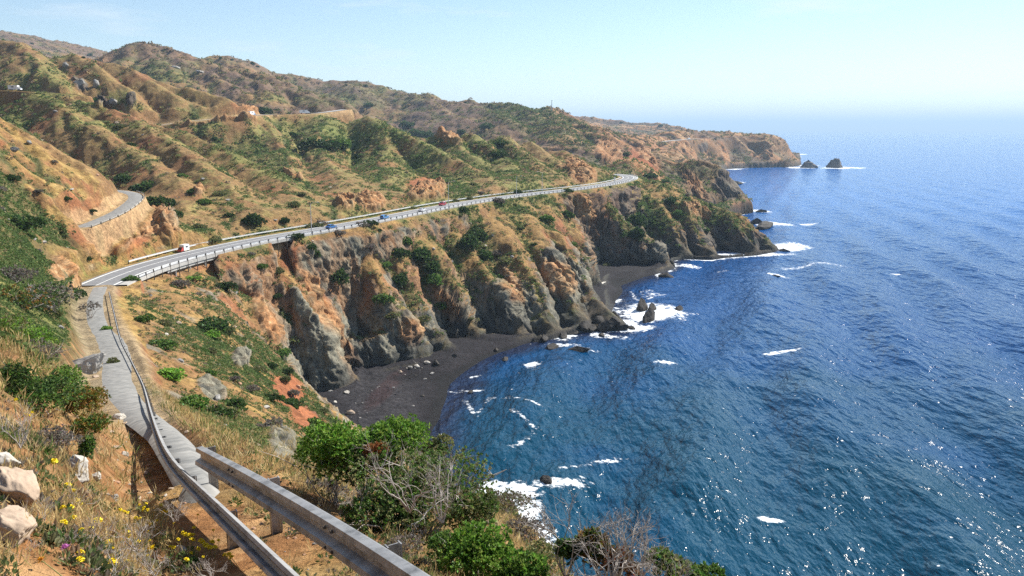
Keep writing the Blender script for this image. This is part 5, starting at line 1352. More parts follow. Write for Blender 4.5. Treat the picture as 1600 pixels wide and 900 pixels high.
# visibility of the sheet from the camera, to place things only where they can show
tanel = (Zf - EYE) / np.hypot(P[..., 0], P[..., 1])
cm = np.maximum.accumulate(tanel, axis=1)
vis = ((cm - tanel) * FR < 3.0) & (np.abs(np.degrees(FA)) < 37)
scatterable = vis & (onroad > 1.5) & (rock < np.where(ribz, .8, .45)) & (beach < .3) & (Zf > 7)
cand = np.argwhere(scatterable & (FR > 60) & (FR < 900) & (scar < .3))
wgt = np.clip(.15 + green[tuple(cand.T)], .05, 1.4); wgt /= wgt.sum()
pick = cand[RNG.choice(len(cand), 105, replace=False, p=wgt)]
cand2 = np.argwhere(vis & ribz & (dm_rib > 5) & (Zf > 12) & (steep < .66))
pick = np.concatenate([pick, cand2[RNG.choice(len(cand2), 75, replace=False)]])
for a, b in pick:
    x, y, z = P[a, b]; g_ = green[a, b]; r = (2.2 + 4.6 * RNG.random() ** 2) * (.35 + .65 * min(FR[a, b] / 350, 1.15)) * .62
    kind = RNG.choice(["dark", "mid", "olive", "grey"], p=[.3, .12, .35, .23] if g_ > .2 else [.15, .1, .35, .4])
    where = ("on the near slope between the old road and the beach" if y < 220 and x > -70 else "on the slope left of the old road" if y < 220 else
             "on the slope between highway and sea" if (z < 45 and y < 600) else "on the headland beyond the bend" if y > 560 and x > 60 else
             "on the hillsides above the highway")
    desc = {"dark": "dark green shrub", "mid": "leaf green shrub", "olive": "olive shrub", "grey": "dry grey shrub"}[kind]
    bush(kind, (x, y, z - r * .15), r, desc + " " + where, desc + "s " + where, hgt=.75 + .3 * RNG.random())

# low scrub and grass clumps that nobody could count: one sheet of leaf clumps
def scrub_sheet():
    cand = np.argwhere(scatterable & (steep < np.where(ribz, .62, .42)) & (FR > 26) & (FR < 3300) & (scar + redp * .6 + greyp < .55))
    g_ = green[tuple(cand.T)]; rr_ = FR[tuple(cand.T)]
    patchy = fbm(P[..., 0][tuple(cand.T)] / 16, P[..., 1][tuple(cand.T)] / 16, 3, 101) + .5 * fbm(P[..., 0][tuple(cand.T)] / 5, P[..., 1][tuple(cand.T)] / 5, 2, 102)
    w = np.clip(.18 + .9 * g_ + patchy * 1.1, .03, 1.9) * np.where((rr_ > 50) & (rr_ < 250), 1.5, 1) * np.where(rr_ > 750, 1.1, 1.0) * np.where(rr_ < 60, .6, 1)
    n_ = 62000
    ii = RNG.choice(len(cand), n_, replace=False, p=w / w.sum())
    c = cand[ii]; idx_ = tuple(c.T); Pc = P[idx_].astype(np.float32); r = FR[idx_]; gg = g_[ii]
    size = np.clip(r * .0021, .20, 3.0) * (.45 + 1.0 * RNG.random(n_) ** 1.6)
    k = 16
    dirs = ball(n_ * k).reshape(n_, k, 3); dirs[..., 2] = np.abs(dirs[..., 2])
    cen = Pc[:, None] + dirs * size[:, None, None] * np.array([1, 1, .62]) * (.75 + .25 * RNG.random((n_, k, 1)))
    dv = np.cross(dirs, RNG.normal(size=dirs.shape)) * .8 + dirs * .35
    pal = np.array([(.11, .15, .055), (.14, .17, .07), (.19, .20, .09), (.25, .22, .11), (.30, .22, .13), (.27, .18, .13), (.22, .16, .13), (.36, .26, .14)])
    t = np.clip(2.8 - gg * 3.2 + RNG.normal(size=n_) * 2.0 + np.where(r > 850, 2.4, 0) + np.where(r > 1500, 1.5, 0), 0, 7.99)
    base = pal[t.astype(int)] * np.where(r > 850, .85, 1.05)[:, None] * np.array([.95, 1.03, .9])
    colr = base[:, None] * (.72 + .5 * RNG.random((n_, k, 1)))
    cen[..., 2] -= size[:, None] * .12
    me = leaves_mesh("scrub_cover", cen.reshape(-1, 3), dv.reshape(-1, 3), np.repeat(size * .8, k), colr.reshape(-1, 3), .85)
    o = link("scrub_cover", me, SCRUB); tag(o, "low mixed scrub covering the hills", "scrub", kind='stuff')
scrub_sheet()

# ------------------------------------------------------------------ rocks
def rock_mesh(seed, sx=1, sy=1, sz=1, cuts=9, sub=4, rough=.10, peak=0.0):
    rg = np.random.default_rng(seed)
    bm = bmesh.new(); bmesh.ops.create_icosphere(bm, subdivisions=sub, radius=1.0)
    V = np.array([v.co[:] for v in bm.verts])
    for _ in range(cuts):
        n_ = ball(1, rg)[0]; d = .52 + .33 * rg.random(); t = V @ n_; ov = np.clip(t - d, 0, None); V -= ov[:, None] * n_ * .93
    if peak:
        k = np.clip(V[:, 2], 0, None); s_ = 1 - peak * k; V[:, 0] *= s_; V[:, 1] *= s_; V[:, 2] *= 1 + .5 * peak
    o_ = seed * 3.1
    nz_ = ridged3(V[:, 0] * 1.7 + o_, V[:, 1] * 1.7, V[:, 2] * 2.2, 6, seed % 50, .68) - .3
    V *= (1 + rough * nz_)[:, None] * np.array([sx, sy, sz])
    for v, c in zip(bm.verts, V): v.co = c
    me = bpy.data.meshes.new("rock"); bm.to_mesh(me); bm.free()
    if sub >= 5: me.polygons.foreach_set('use_smooth', [True] * len(me.polygons))
    return me
stone_white = mat_noise("pale_stone", (.28, .25, .21), (.54, .50, .44), 3.5, .9, .5, 9, dist=.05)
stone_tan = mat_noise("tan_stone", (.28, .20, .14), (.50, .39, .29), 2.6, .9, .5, 9, dist=.05)
stone_grey = mat_noise("grey_stone", (.13, .125, .12), (.38, .36, .33), 2.2, .9, .6, 9, dist=.08, obj_rand=.2)
stone_dark = mat_noise("dark_wet_stone", (.025, .022, .02), (.075, .065, .055), 2.5, .85, .8, 9, dist=.12, spec=.15)
stone_red = mat_noise("red_stone", (.26, .13, .08), (.50, .32, .20), 2.5, .9, .5, 9, dist=.06)
ROCKS = {}
for nm, mt in (("pale", stone_white), ("tan", stone_tan), ("grey", stone_grey), ("dark", stone_dark), ("red", stone_red)):
    ROCKS[nm] = [rock_mesh(200 + k * 11 + len(nm), 1, .8, .62, 10, 3, .22, peak=.25 if nm == "dark" else 0) for k in range(4)]
    for r_m in ROCKS[nm]: r_m.materials.append(mt)
def rock_at(loc, r, kind, label, group=None, scale=(1, 1, 1), rz=None, tilt=0.0, name="boulder", cat="rock"):
    o = bpy.data.objects.new(name, ROCKS[kind][RNG.integers(4)]); COL.objects.link(o)
    o.location = loc; o.rotation_euler = (tilt, tilt * .5, RNG.random() * 6.28 if rz is None else rz); o.scale = (r * scale[0], r * scale[1], r * scale[2])
    return tag(o, label, cat, group)
def rock_px(px, py, rpx, kind, label, group=None, scale=(1, 1, 1), ymin=3, water=False, **kw):
    if water: x, y, z = Zp(px, py + rpx * .3, 0)
    else: x, y, z = see(px, py + rpx * .3, ymin)
    r = rpx * math.hypot(x, y) / F
    return rock_at((x, y, z + r * .12), r, kind, label, group, scale, **kw)
# rocks in the surf
for (px, py, rp, lab, sc_) in ((1002, 479, 17, "pointed dark rock leftmost in the white surf off the point", (1, .8, 1.5)), (1018, 481, 13, "dark rock in the surf right behind the pointed one", (1, .8, 1.2)), (1015, 495, 19, "largest dark rock at the front of the white surf", (1.1, .7, 1.2)),
                           (1061, 484, 14, "dark rock standing apart at the right of the surf", (1, .8, 1.0)), (907, 543, 17, "flat brown rock in the shallows in front of the cliff", (1.2, .7, .6)), (862, 540, 15, "brown rock at the end of the first beach", (1.2, .8, .8)), (852, 749, 14, "lone dark rock in the teal water with foam", (1, .9, 1.3)),
                           (735, 611, 6, "small rock awash off the dark beach", (1, 1, .7)), (790, 560, 9, "low wet rock at the water edge of the dark beach", (1.2, .8, .7)), (1040, 429, 15, "dark rock at the mouth of the second beach", (1, .8, .8)), (1196, 350, 22, "long dark reef beyond the last headland", (1.3, .7, .6)),
                           (1183, 346, 12, "dark reef rock touching the cliff beyond the last headland", (1, .8, .9)), (1212, 430, 7, "tiny rock awash out in the bay", (1.4, .7, .5)), (1191, 329, 9, "small rock below the far bluff", (1.1, .8, .7)), (1152, 285, 9, "small far rock below the pale coast", (1.1, .8, .7)), (1226, 390, 9, "dark rock at the tip of the last headland", (1.3, .8, .6)), (940, 522, 8, "low dark rock under the rocky point", (1.3, .8, .7)),
                           (1207, 259, 7, "rock at the foot of the far cliffs", (1, 1, .7))):
    rock_px(px, py, rp, "dark", lab, None, sc_, water=True, name="sea_rock", cat="sea rock")
for k, (px, py, rp) in enumerate(((915, 505, 16), (935, 498, 18), (950, 508, 16), (962, 500, 14), (972, 511, 12), (985, 512, 10), (925, 514, 12), (895, 520, 12), (880, 524, 14), (850, 528, 12), (995, 515, 7))):
    rock_px(px, py, rp, "dark", "jagged dark rock on the ridge of the rocky point", "jagged rocks along the rocky point", (1.2, .8, .9), ymin=200, name="sea_rock", cat="sea rock")
for (px, py, rp, sd, lab, h_) in ((1262, 250, 14.5, 31, "left blocky sea stack off the far headland", .66), (1305, 251, 16, 47, "right pointed sea stack off the far headland", .68)):
    x, y, _ = Zp(px, 262, 0); r = rp * y / F
    me = rock_mesh(sd, 1, .8, h_, 9, 5, .35, peak=.5 if sd == 47 else .2); me.materials.append(stone_grey if False else mat_noise("stack_rock", (.06, .055, .055), (.20, .17, .15), .12, .9, .8, 9, dist=2.0))
    o = link("sea_stack", me, None, None, (x, y, 1.0)); o.scale = (r, r, r); tag(o, lab, "sea stack")
# beach boulders and driftwood
for (px, py, rp, kd, lab) in ((651, 571, 6, "pale", "pale boulder on the upper dark beach"), (681, 566, 8, "dark", "dark boulder next to the pale ones on the beach"), (667, 565, 6, "pale", "pale boulder tucked beside the dark one on the beach"), (541, 612, 6, "pale", "pale boulder at the foot of the grey cliff"),
                             (523, 628, 5, "pale", "pale stone low on the shingle"), (549, 644, 8, "tan", "orange boulder on the shingle"), (516, 611, 4, "grey", "grey stone near the cliff corner of the beach"), (675, 583, 4, "grey", "small stone in the middle of the wet sand"), (664, 592, 3, "pale", "little pale stone in the middle of the beach"),
                             (660, 618, 4, "dark", "dark stone on smooth sand"), (645, 634, 3, "pale", "white stone on smooth sand"), (710, 556, 6, "dark", "dark boulder under the cave"), (775, 546, 6, "dark", "dark boulder at the right of the beach"), (640, 573, 5, "grey", "grey boulder on the stony strip"), (625, 581, 5, "tan", "tan boulder on the stony strip"), (651, 663, 3, "pale", "lowest white stone on the dark beach")):
    rock_px(px, py, rp, kd, lab, None, ymin=185, name="beach_boulder", cat="boulder")
for k in range(70):
    a, b = RNG.random(), RNG.random()
    px, py = 515 + 130 * a ** .8 + 20 * b, 668 - 105 * a ** .9 + 26 * (b - .5)
    rock_px(px, py, 1.0 + 1.9 * RNG.random() ** 2, RNG.choice(["pale", "grey", "grey", "dark", "dark", "dark"]), "fist to knee high stone in the stony strip of the dark beach", "stones in the strip along the beach", ymin=185, name="beach_stone", cat="stone")
driftm = mat_noise("bleached_driftwood", (.45, .40, .33), (.66, .62, .55), 3, .9, .3)
for (px, py, L_, a, lab) in ((1004, 434, 9, .3, "long bleached log on the second beach"), (943, 446, 6, 1.1, "pale log near the cliff of the second beach"), (984, 445, 4, -.2, "short bleached log at the tide line of the second beach")):
    x, y, z = Zp(px, py, 1.6); z = gz(x, y)
    mb = MB().tube([(-L_ / 2, 0, .35), (-L_ * .1, .3, .42), (L_ / 2, 0, .4)], [.55, .5, .25], 8)
    mb.tube([(L_ * .1, .2, .5), (L_ * .25, .9, 1.1)], [.2, .08], 6)
    o = mb.build("driftwood_log", driftm, loc=(x, y, z)); o.rotation_euler.z = a; tag(o, lab, "log")
# crags and stones on the slopes
for (px, py, rp, lab, sc_) in ((103, 102, 9, "grey crag on the crest of the big ridge", (1, .9, 1.4)), (122, 132, 13, "left half of the twin grey crags", (1, .8, 1.6)), (150, 134, 11, "right half of the twin grey crags", (.8, .8, 1.9)), (178, 160, 12, "grey crag below the twin crags", (1.1, .8, 1.4)), (46, 224, 8, "pale grey rock high on the golden spur", (.9, .8, 1.2)),
                             (22, 233, 10, "larger grey rock at the left of the golden spur", (1.1, .8, .9)), (317, 280, 7, "grey rock on the brown slope above the van", (1, .8, .8)), (356, 312, 6, "small boulder lower on the brown slope", (1, .8, .8)), (112, 296, 6, "low rock above the upper road", (1.3, .8, .5)), (275, 105, 8, "rock on the purple hill", (1.3, .8, .8)),
                             (312, 112, 7, "dark rock in the hollow of the purple hill", (1.3, .8, .8)), (430, 345, 5, "small pale rock above the inland rail", (1, .8, .7)), (235, 462, 5, "pale white rock in the straw near the bend", (1, .8, 1)), (271, 497, 7, "grey slab on the near slope", (1.3, .6, .6)), (272, 520, 6, "brown grey slab under the first", (1.3, .6, .6)),
                             (325, 585, 7, "dark hollow boulder on the near slope", (1, .8, .9)), (415, 665, 10, "dark hollowed boulder over the drop", (1, .8, 1)), (462, 685, 14, "grey craggy rock at the lower end of the near slope", (1, .8, 1.2)), (375, 640, 9, "grey boulder right of the pale outcrop", (1.1, .8, 1)), (340, 620, 12, "pale grey outcrop on the near slope", (1, .7, .9)),
                             (352, 665, 10, "lower pale grey outcrop beside the straw", (1.2, .7, .8)), (445, 725, 16, "fissured tan grey outcrop behind the near rail", (1, .8, 1.1)), (470, 745, 9, "dark rock under the bright green bush", (1, .8, 1.1)), (300, 540, 6, "pale rock in the straw", (1, .8, .8)), (395, 520, 6, "small rock by the red gully edge", (1, .8, .8))):
    rock_px(px, py, rp * .72, "grey", lab, None, sc_, ymin=16, name="rock", cat="rock")
rk_c = np.argwhere(scatterable & (FR > 60) & (FR < 520) & (steep > .08))
for a, b in rk_c[RNG.choice(len(rk_c), 90, replace=False)]:
    x, y, z = P[a, b]; r = FR[a, b] / 300 * (.35 + .75 * RNG.random() ** 2) + .2
    kd = RNG.choice(["pale", "grey", "tan", "red"]); near_ = y < 220
    rock_at((x, y, z), r, kd, "loose %s stone on the %s" % (kd.replace("pale", "pale grey"), "slope beside the old road" if near_ else "slope below the highway" if z < 44 else "hillside above the highway"),
            "loose %s stones on the %s" % (kd, "near slope" if near_ else "sea slope" if z < 44 else "hillside"), name="loose_stone", cat="stone")
# stone outcrop beside the old road
x, y, z = see(128, 580, 25)
me = rock_mesh(77, 1, .35, .42, 12, 5, .30); me.materials.append(stone_grey)
o = link("stone_outcrop", me, None, None, (x, y, z + .3)); r = 42 * y / F; o.scale = (r, r, r * 1.25); o.rotation_euler = (0, -.32, .25); tag(o, "long grey stone outcrop jutting towards the old road", "rock")
# foreground boulders
def big_rock(px, py, Y, s_, rz, mat_, lab, seed, tilt=(0, 0), rough=.12):
    x, y, z = D(px, py, Y); me = rock_mesh(seed, *s_, 10, 5, rough); me.materials.append(mat_)
    o = link("boulder", me, None, None, (x, y, z)); o.rotation_euler = (tilt[0], tilt[1], rz); tag(o, lab, "boulder"); return o
def on_g(px, Y, up):
    x = (px - 800) / F * Y / .93; return x
def big_rock_g(px, py, s_, rz, mat_, lab, seed, tilt=(0, 0), sink=.3, ymin=3.0):
    x, y, z = see(px, py, ymin); s_ = tuple(v * .72 for v in s_); me = rock_mesh(seed, *s_, 13, 5, .24); me.materials.append(mat_)
    o = link("boulder", me, None, None, (x, y, z + s_[2] * sink)); o.rotation_euler = (tilt[0], tilt[1], rz); tag(o, lab, "boulder"); return o
big_rock_g(118, 742, (.36, .22, .20), -.7, stone_white, "big white boulder on the flowery bank", 301, (.1, .25))
big_rock_g(148, 748, (.15, .13, .12), .2, stone_white, "small white stone leaning on the white boulder", 302)
big_rock_g(22, 775, (.42, .20, .22), -.85, stone_tan, "long tan slab rock at the left edge", 303, (.0, .35))
big_rock_g(2, 730, (.22, .2, .16), -.3, stone_white, "pale rock behind the tan slab at the left edge", 309)
big_rock_g(15, 835, (.34, .24, .16), -.5, stone_tan, "lower tan slab half covered in grass at the left edge", 304, (.1, .2))
big_rock_g(285, 862, (.11, .09, .10), 0, stone_white, "white stone among yellow flowers by the rail", 305)
big_rock_g(196, 712, (.22, .16, .13), -.4, stone_white, "pale cracked rock on the red soil", 306, ymin=5)
big_rock_g(180, 700, (.20, .12, .09), .4, stone_tan, "flat tan rock below the pale cracked rock", 307, ymin=5)
big_rock_g(185, 655, (.55, .35, .28), .2, stone_white, "pale boulder at the lip of the old road", 308, ymin=12)
big_rock_g(178, 780, (.12, .10, .09), .4, stone_grey, "lilac grey stone below the red soil", 310)
big_rock_g(158, 632, (.30, .22, .2), .4, stone_white, "pale stone at the edge of the old road", 311, ymin=12)
big_rock_g(150, 590, (.5, .35, .25), .4, stone_tan, "tan stone at the inner corner of the old road", 312, ymin=25)
for k in range(110):
    px, py = 165 + 130 * RNG.random(), 660 + 130 * RNG.random()
    rock_px(px, py, 1.5 + 4.5 * RNG.random() ** 2.5, RNG.choice(["pale", "tan", "red"]), "small broken stone on the red soil left of the rail", "broken stones on the red soil", ymin=4.5, name="loose_stone", cat="stone")
for k in range(45):
    px, py = 395 + 190 * RNG.random(), 800 + 95 * RNG.random()
    rock_px(px, py, 1.5 + 3.2 * RNG.random() ** 2, RNG.choice(["grey", "tan", "red"]), "small stone on the bare soil between the rails", "small stones between the rails", ymin=3, name="loose_stone", cat="stone")

# ------------------------------------------------------------------ near bushes, each with its own leaves
def near_bush(px, py, Y, rx, rz, pal, leaf, n_, label, lobes=5, aspect=.5, tw=6, name="bush", cat="bush", seed=None, flat=1.0, spiky=.15, ry=None, group=None):
    rg = np.random.default_rng(seed if seed is not None else int(px * 7 + py))
    cx, cy, cz = D(px, py, Y); g = gz(cx, cy); g = min(g, cz - rz * .3)
    root = empty(name, (cx, cy, g)); tag(root, label, cat, group)
    ry = ry or rx; L_ = []
    for k in range(lobes):
        a = k / lobes * 6.283 + rg.random(); q_ = .50 * math.sqrt(rg.random()); s_ = .42 + .22 * rg.random()
        L_.append((math.cos(a) * q_ * rx, math.sin(a) * q_ * ry, cz - g + (rg.random() - .5) * rz * .7, s_ * rx, s_ * ry, s_ * rz))
    me = crown("crown", L_, n_, leaf, pal, rg, tips=7, aspect=aspect, inner=.5, spiky=spiky)
    link("crown", me, LEAF, root)
    if tw:
        mb = twigs("twig", L_, tw, rg, r0=max(.008, rx * .022), origin=(0, 0, -.1))
        mb.build("branches", WOOD, root)
    return root
near_bush(522, 708, 12.0, .62, .55, LIME, .055, 9000, "bright green leafy bush left of the big thicket behind the rail", lobes=6)
near_bush(612, 695, 12.5, .72, .48, LIME, .05, 10000, "green domed bush at the top of the thicket", lobes=6)
near_bush(560, 735, 12.2, .70, .65, DKG + OLV, .05, 9000, "shaded dark bush in the middle of the thicket", lobes=6)
near_bush(585, 705, 11.9, .22, .16, [(.34, .12, .04), (.30, .16, .06)], .05, 900, "rust red dying branch clump in the thicket", lobes=3, tw=3)
near_bush(660, 772, 11.2, 1.15, .60, OLV + MIDG, .045, 20000, "wide olive bush full of bare grey twigs", lobes=8, tw=16)
near_bush(735, 800, 11.5, .62, .50, MIDG + OLV, .045, 8000, "green bush at the seaward end of the thicket", lobes=5, tw=5)
near_bush(680, 705, 12.8, .32, .28, OLV, .045, 2600, "thin bush with bare stems against the water", lobes=3, tw=7)
near_bush(600, 800, 10.8, .60, .45, DKG, .05, 5000, "low dark bush under the olive bush", lobes=5, tw=6)
near_bush(748, 868, 8.2, .50, .34, LIME, .05, 7500, "bright lime green bush near the bottom edge", lobes=6, tw=3)
near_bush(810, 905, 8.0, .40, .28, LIME + MIDG, .05, 4500, "green bush cut off by the bottom edge", lobes=4, tw=3)
near_bush(690, 845, 8.4, .24, .2, MIDG, .04, 1800, "little green bush left of the lime green one", lobes=3, tw=4)
near_bush(925, 858, 8.0, .20, .36, DKG + RUST, .07, 900, "upright dark leafy shoot among the bare twigs", lobes=3, tw=3, aspect=.55)
near_bush(895, 872, 8.0, .18, .22, DKG, .065, 600, "short dark leafy shoot left of the upright one", lobes=2, tw=2, aspect=.55)
near_bush(960, 880, 7.9, .30, .2, [(.30, .11, .06), (.24, .12, .06), (.2, .16, .07)], .04, 2600, "rust red low bush under the bare twigs", lobes=4, tw=6)
near_bush(1045, 885, 8.2, .24, .18, MIDG + OLV, .06, 1300, "leafy green shrub right of the bare twigs", lobes=3, tw=3)
near_bush(1100, 905, 8.2, .22, .16, MIDG, .06, 1000, "last leafy shrub at the bottom before the water", lobes=3, tw=2)
near_bush(790, 790, 24, 1.2, .5, GRYB + OLV, .06, 5000, "dry grey brush on the brink above the surf", lobes=5, tw=8)
near_bush(820, 830, 18, .9, .45, GRYB, .05, 4000, "dull brush on the seaward slope", lobes=5, tw=8)
near_bush(850, 870, 13, .6, .3, OLV, .05, 2600, "greyish green low bush on the seaward slope", lobes=4, tw=4)
near_bush(785, 842, 16, .3, .2, DKG, .05, 900, "small dark green plant on the rust slope", lobes=3, tw=2)
near_bush(440, 770, 13.5, .45, .3, GRYB + OLV, .045, 3500, "grey green brush just behind the near rail", lobes=4, tw=6)
near_bush(500, 770, 13.0, .50, .3, GRYB, .04, 3000, "dry brown brush behind the near rail", lobes=4, tw=10)
near_bush(430, 745, 15, .3, .2, MIDG, .05, 1400, "small green bush over the top of the near rail", lobes=3, tw=2)
near_bush(620, 868, 8.6, .34, .22, GRYB, .035, 2000, "dry grey tuft bush beside the near rail", lobes=4, tw=9)
# left bank
near_bush(60, 625, 13, .85, .42, MIDG + DKG, .045, 11000, "dense green bush on the left bank", lobes=7, tw=4, spiky=.3)
near_bush(10, 600, 13, .5, .4, MIDG + DKG, .045, 6000, "green bush at the left edge with grey twigs before it", lobes=5, tw=4)
near_bush(125, 625, 16, .62, .42, RUST, .05, 8000, "rust and green bush at the right end of the bank", lobes=6, tw=4)
near_bush(140, 668, 15, .42, .36, MIDG + RUST, .045, 4500, "green gold bush hanging over the red soil", lobes=5, tw=3)
near_bush(95, 590, 20, .7, .5, LIME + MIDG, .05, 7000, "bright green strip of bush on the bank crest", lobes=6, tw=3)
near_bush(45, 560, 24, .9, .6, GRYB, .05, 6000, "grey dead brush on the left bank crest", lobes=6, tw=24)
near_bush(10, 520, 26, .9, .6, LIME + OLV, .06, 6000, "pale green bush at the left edge above the dead brush", lobes=5, tw=5)
near_bush(50, 530, 34, 1.2, .6, MIDG + LIME, .08, 5000, "green bush band running down towards the old road", lobes=6, tw=3)
near_bush(78, 690, 9.2, .34, .22, GRYB, .03, 3500, "purple grey dry brush behind the white boulder", lobes=5, tw=10)
near_bush(138, 705, 9.6, .13, .26, DKG + MIDG, .035, 1800, "small upright dark green bush right of the white boulder", lobes=3, tw=0)
near_bush(50, 720, 7.6, .18, .18, MIDG, .07, 500, "grassy green clump left of the white boulder", lobes=3, tw=2, aspect=.2)
near_bush(75, 470, 95, 4.2, 2.2, DKG + GRYB, .30, 3500, "dark twiggy bush above the old road", lobes=7, tw=14)
near_bush(30, 475, 85, 3.6, 2.4, DKG + RUST, .28, 3000, "large brown green bush at the left edge", lobes=7, tw=10)
near_bush(20, 430, 110, 4.0, 2.0, GRYB, .28, 2200, "grey brush at the left edge over the brown green bush", lobes=6, tw=12)
near_bush(140, 480, 130, 2.4, 1.0, GRYB, .2, 1200, "grey brush leaning over the old road", lobes=4, tw=8)

# bare branching brush
def bare_brush(px, py, Y, h, spread, label, seed, n_=5, r0=.014, base=None, depth=4, name="dead_bush"):
    rg = np.random.default_rng(seed); cx, cy, cz = D(px, py, Y)
    root = empty(name, (cx, cy, cz)); tag(root, label, "dead bush")
    mb = MB()
    def grow(p, d, l, r, k):
        q1 = p + d * l * .5 + rg.normal(size=3) * l * .06; q2 = q1 + (d + rg.normal(size=3) * .14) * l * .5
        mb.tube([p, q1, q2], [r, r * .85, r * .68], 5, cap=False)
        if k == 0: return
        for j in range(2 + (rg.random() < .35)):
            nd = d + rg.normal(size=3) * .48; nd[2] += .12; nd /= np.linalg.norm(nd)
            st_ = q2 if j < 2 else q1
            grow(st_, nd, l * (.62 + .22 * rg.random()), r * .62, k - 1)
    for k in range(n_):
        a = rg.random() * 6.283; d = np.array([math.cos(a) * spread * (.3 + .7 * rg.random()), math.sin(a) * spread * .6, 1.0]); d /= np.linalg.norm(d)
        grow(np.array([rg.normal() * .012, rg.normal() * .012, 0.0]), d, h * .40 * (.8 + .4 * rg.random()), r0, depth)
    mb.build("branches", WOOD, root)
    return root
bare_brush(955, 915, 7.6, .72, .9, "big bare grey bush reaching up before the teal water", 501, 8, .012)
bare_brush(1000, 905, 7.7, .60, 1.1, "bare grey branches leaning right over the water", 502, 7, .010)
bare_brush(885, 905, 8.0, .85, .7, "tall thin bare branches at the left of the big bare bush", 503, 5, .011)
bare_brush(1040, 925, 7.4, .34, 1.6, "low tangle of pale twigs at the bottom edge", 504, 8, .007)
bare_brush(640, 800, 9.9, .80, .8, "bare pale branches in front of the olive bush", 505, 5, .013)
bare_brush(690, 815, 9.8, .85, .8, "bare pale branches at the right front of the olive bush", 506, 5, .013)
bare_brush(560, 800, 10.5, .40, 1.0, "small bare twigs in the dark gap of the thicket", 507, 5, .008)
bare_brush(150, 850, 5.6, .24, 1.3, "pale dry twigs among the yellow flowers", 508, 9, .004)
bare_brush(215, 860, 6.0, .22, 1.4, "tangled pale twigs right of the flower patch", 509, 9, .004)
bare_brush(90, 880, 5.0, .20, 1.4, "dry twigs at the bottom left", 510, 8, .004)
bare_brush(275, 815, 7.6, .22, 1.3, "dark grey twigs against the left rail", 511, 9, .004)
bare_brush(30, 700, 6.8, .30, 1.0, "single pale dead stems over the bank", 512, 4, .005)
bare_brush(330, 905, 5.6, .18, 1.3, "dry twigs at the foot of the left rail", 513, 7, .004)
bare_brush(60, 830, 5.0, .20, 1.3, "dry stems in front of the tan slabs", 514, 7, .003)
bare_brush(120, 800, 6.4, .22, 1.3, "pale branching twigs below the white boulder", 516, 8, .004)
bare_brush(240, 900, 5.2, .2, 1.4, "pale twigs at the bottom edge between the flowers", 517, 9, .0035)
bare_brush(20, 890, 4.6, .2, 1.3, "dry twigs in the bottom left corner", 518, 8, .0035)
bare_brush(180, 895, 4.9, .18, 1.5, "low dry twigs at the bottom edge left of the rail", 515, 8, .003)

# ------------------------------------------------------------------ small plants of the bank
SUCC = [(.10, .17, .05), (.14, .22, .07), (.08, .13, .04)]
for (px, py, r, lab) in ((84, 850, .10, "fleshy green rosette plant at the bottom left"), (300, 885, .13, "fleshy green rosette plant near the white stone"), (270, 890, .10, "second fleshy rosette beside the one near the white stone"), (75, 835, .08, "small fleshy rosette above the pink flower")):
    x, y, z = see(px, py, 3.2); rg = np.random.default_rng(int(px)); n_ = 240
    dd = ball(n_, rg); dd[:, 2] = np.abs(dd[:, 2]) * .9 + .15
    pp = np.clip(rg.normal(size=(n_, 3)), -1.6, 1.6) * r * .2 * np.array([1.2, 1.0, .35])
    me = leaves_mesh("succulent_plant", pp, dd, r * .5 * (.6 + .5 * rg.random(n_)), np.array(SUCC)[rg.integers(3, size=n_)], .55, rg)
    o = link("succulent_plant", me, LEAF, None, (x, y, z + r * .35)); tag(o, lab, "plant")
yellow = mat_noise("yellow_petals", (.75, .55, .01), (.88, .72, .02), 30, .7, 0); pink = mat_noise("pink_petals", (.55, .15, .45), (.68, .25, .55), 30, .7, 0); orangep = mat_noise("orange_petals", (.7, .30, .02), (.8, .4, .04), 30, .7, 0)
stemm = mat_noise("flower_stem", (.16, .20, .06), (.24, .26, .1), 10, .8, 0)
def flower_mesh(seed):
    rg = np.random.default_rng(seed); mb = MB(); n_ = 16
    for ring, (rr_, zz_) in enumerate(((.026, .0), (.018, .008), (.009, .014))):
        for k in range(n_ - ring * 4):
            a = k / (n_ - ring * 4) * 6.283 + rg.random() * .2; c_, s_ = math.cos(a), math.sin(a); w = .006
            z2 = zz_ + .004 + rg.random() * .005
            mb.add([(c_ * .004, s_ * .004, zz_), (c_ * rr_ * .6 - s_ * w, s_ * rr_ * .6 + c_ * w, z2 + .003), (c_ * rr_, s_ * rr_, z2), (c_ * rr_ * .6 + s_ * w, s_ * rr_ * .6 - c_ * w, z2 + .003)], [(0, 1, 2, 3)])
    return mb.mesh("petals")
FL = {}
for nm, mt in (("yellow", yellow), ("pink", pink), ("orange", orangep)):
    FL[nm] = flower_mesh(5); FL[nm].materials.append(mt)
stem_me = MB().tube([(0, 0, -.16), (.01, .005, -.08), (0, 0, 0)], [.003, .0028, .0022], 5).mesh("stem"); stem_me.materials.append(stemm)
def flower(px, py, colr, label, group, dz2=.13, sc_=1.0, ymin=3.0):
    x, y, z = see(px, py + 18, ymin)
    X = D(px, py, y)
    root = empty("flower", (X[0], X[1], max(X[2], z + .05))); tag(root, label, "flower", group)
    root.rotation_euler = (RNG.normal() * .25 + .35, RNG.normal() * .2, RNG.random() * 6); root.scale = (sc_,) * 3
    link("petals", FL[colr], None, root); link("stem", stem_me, None, root)
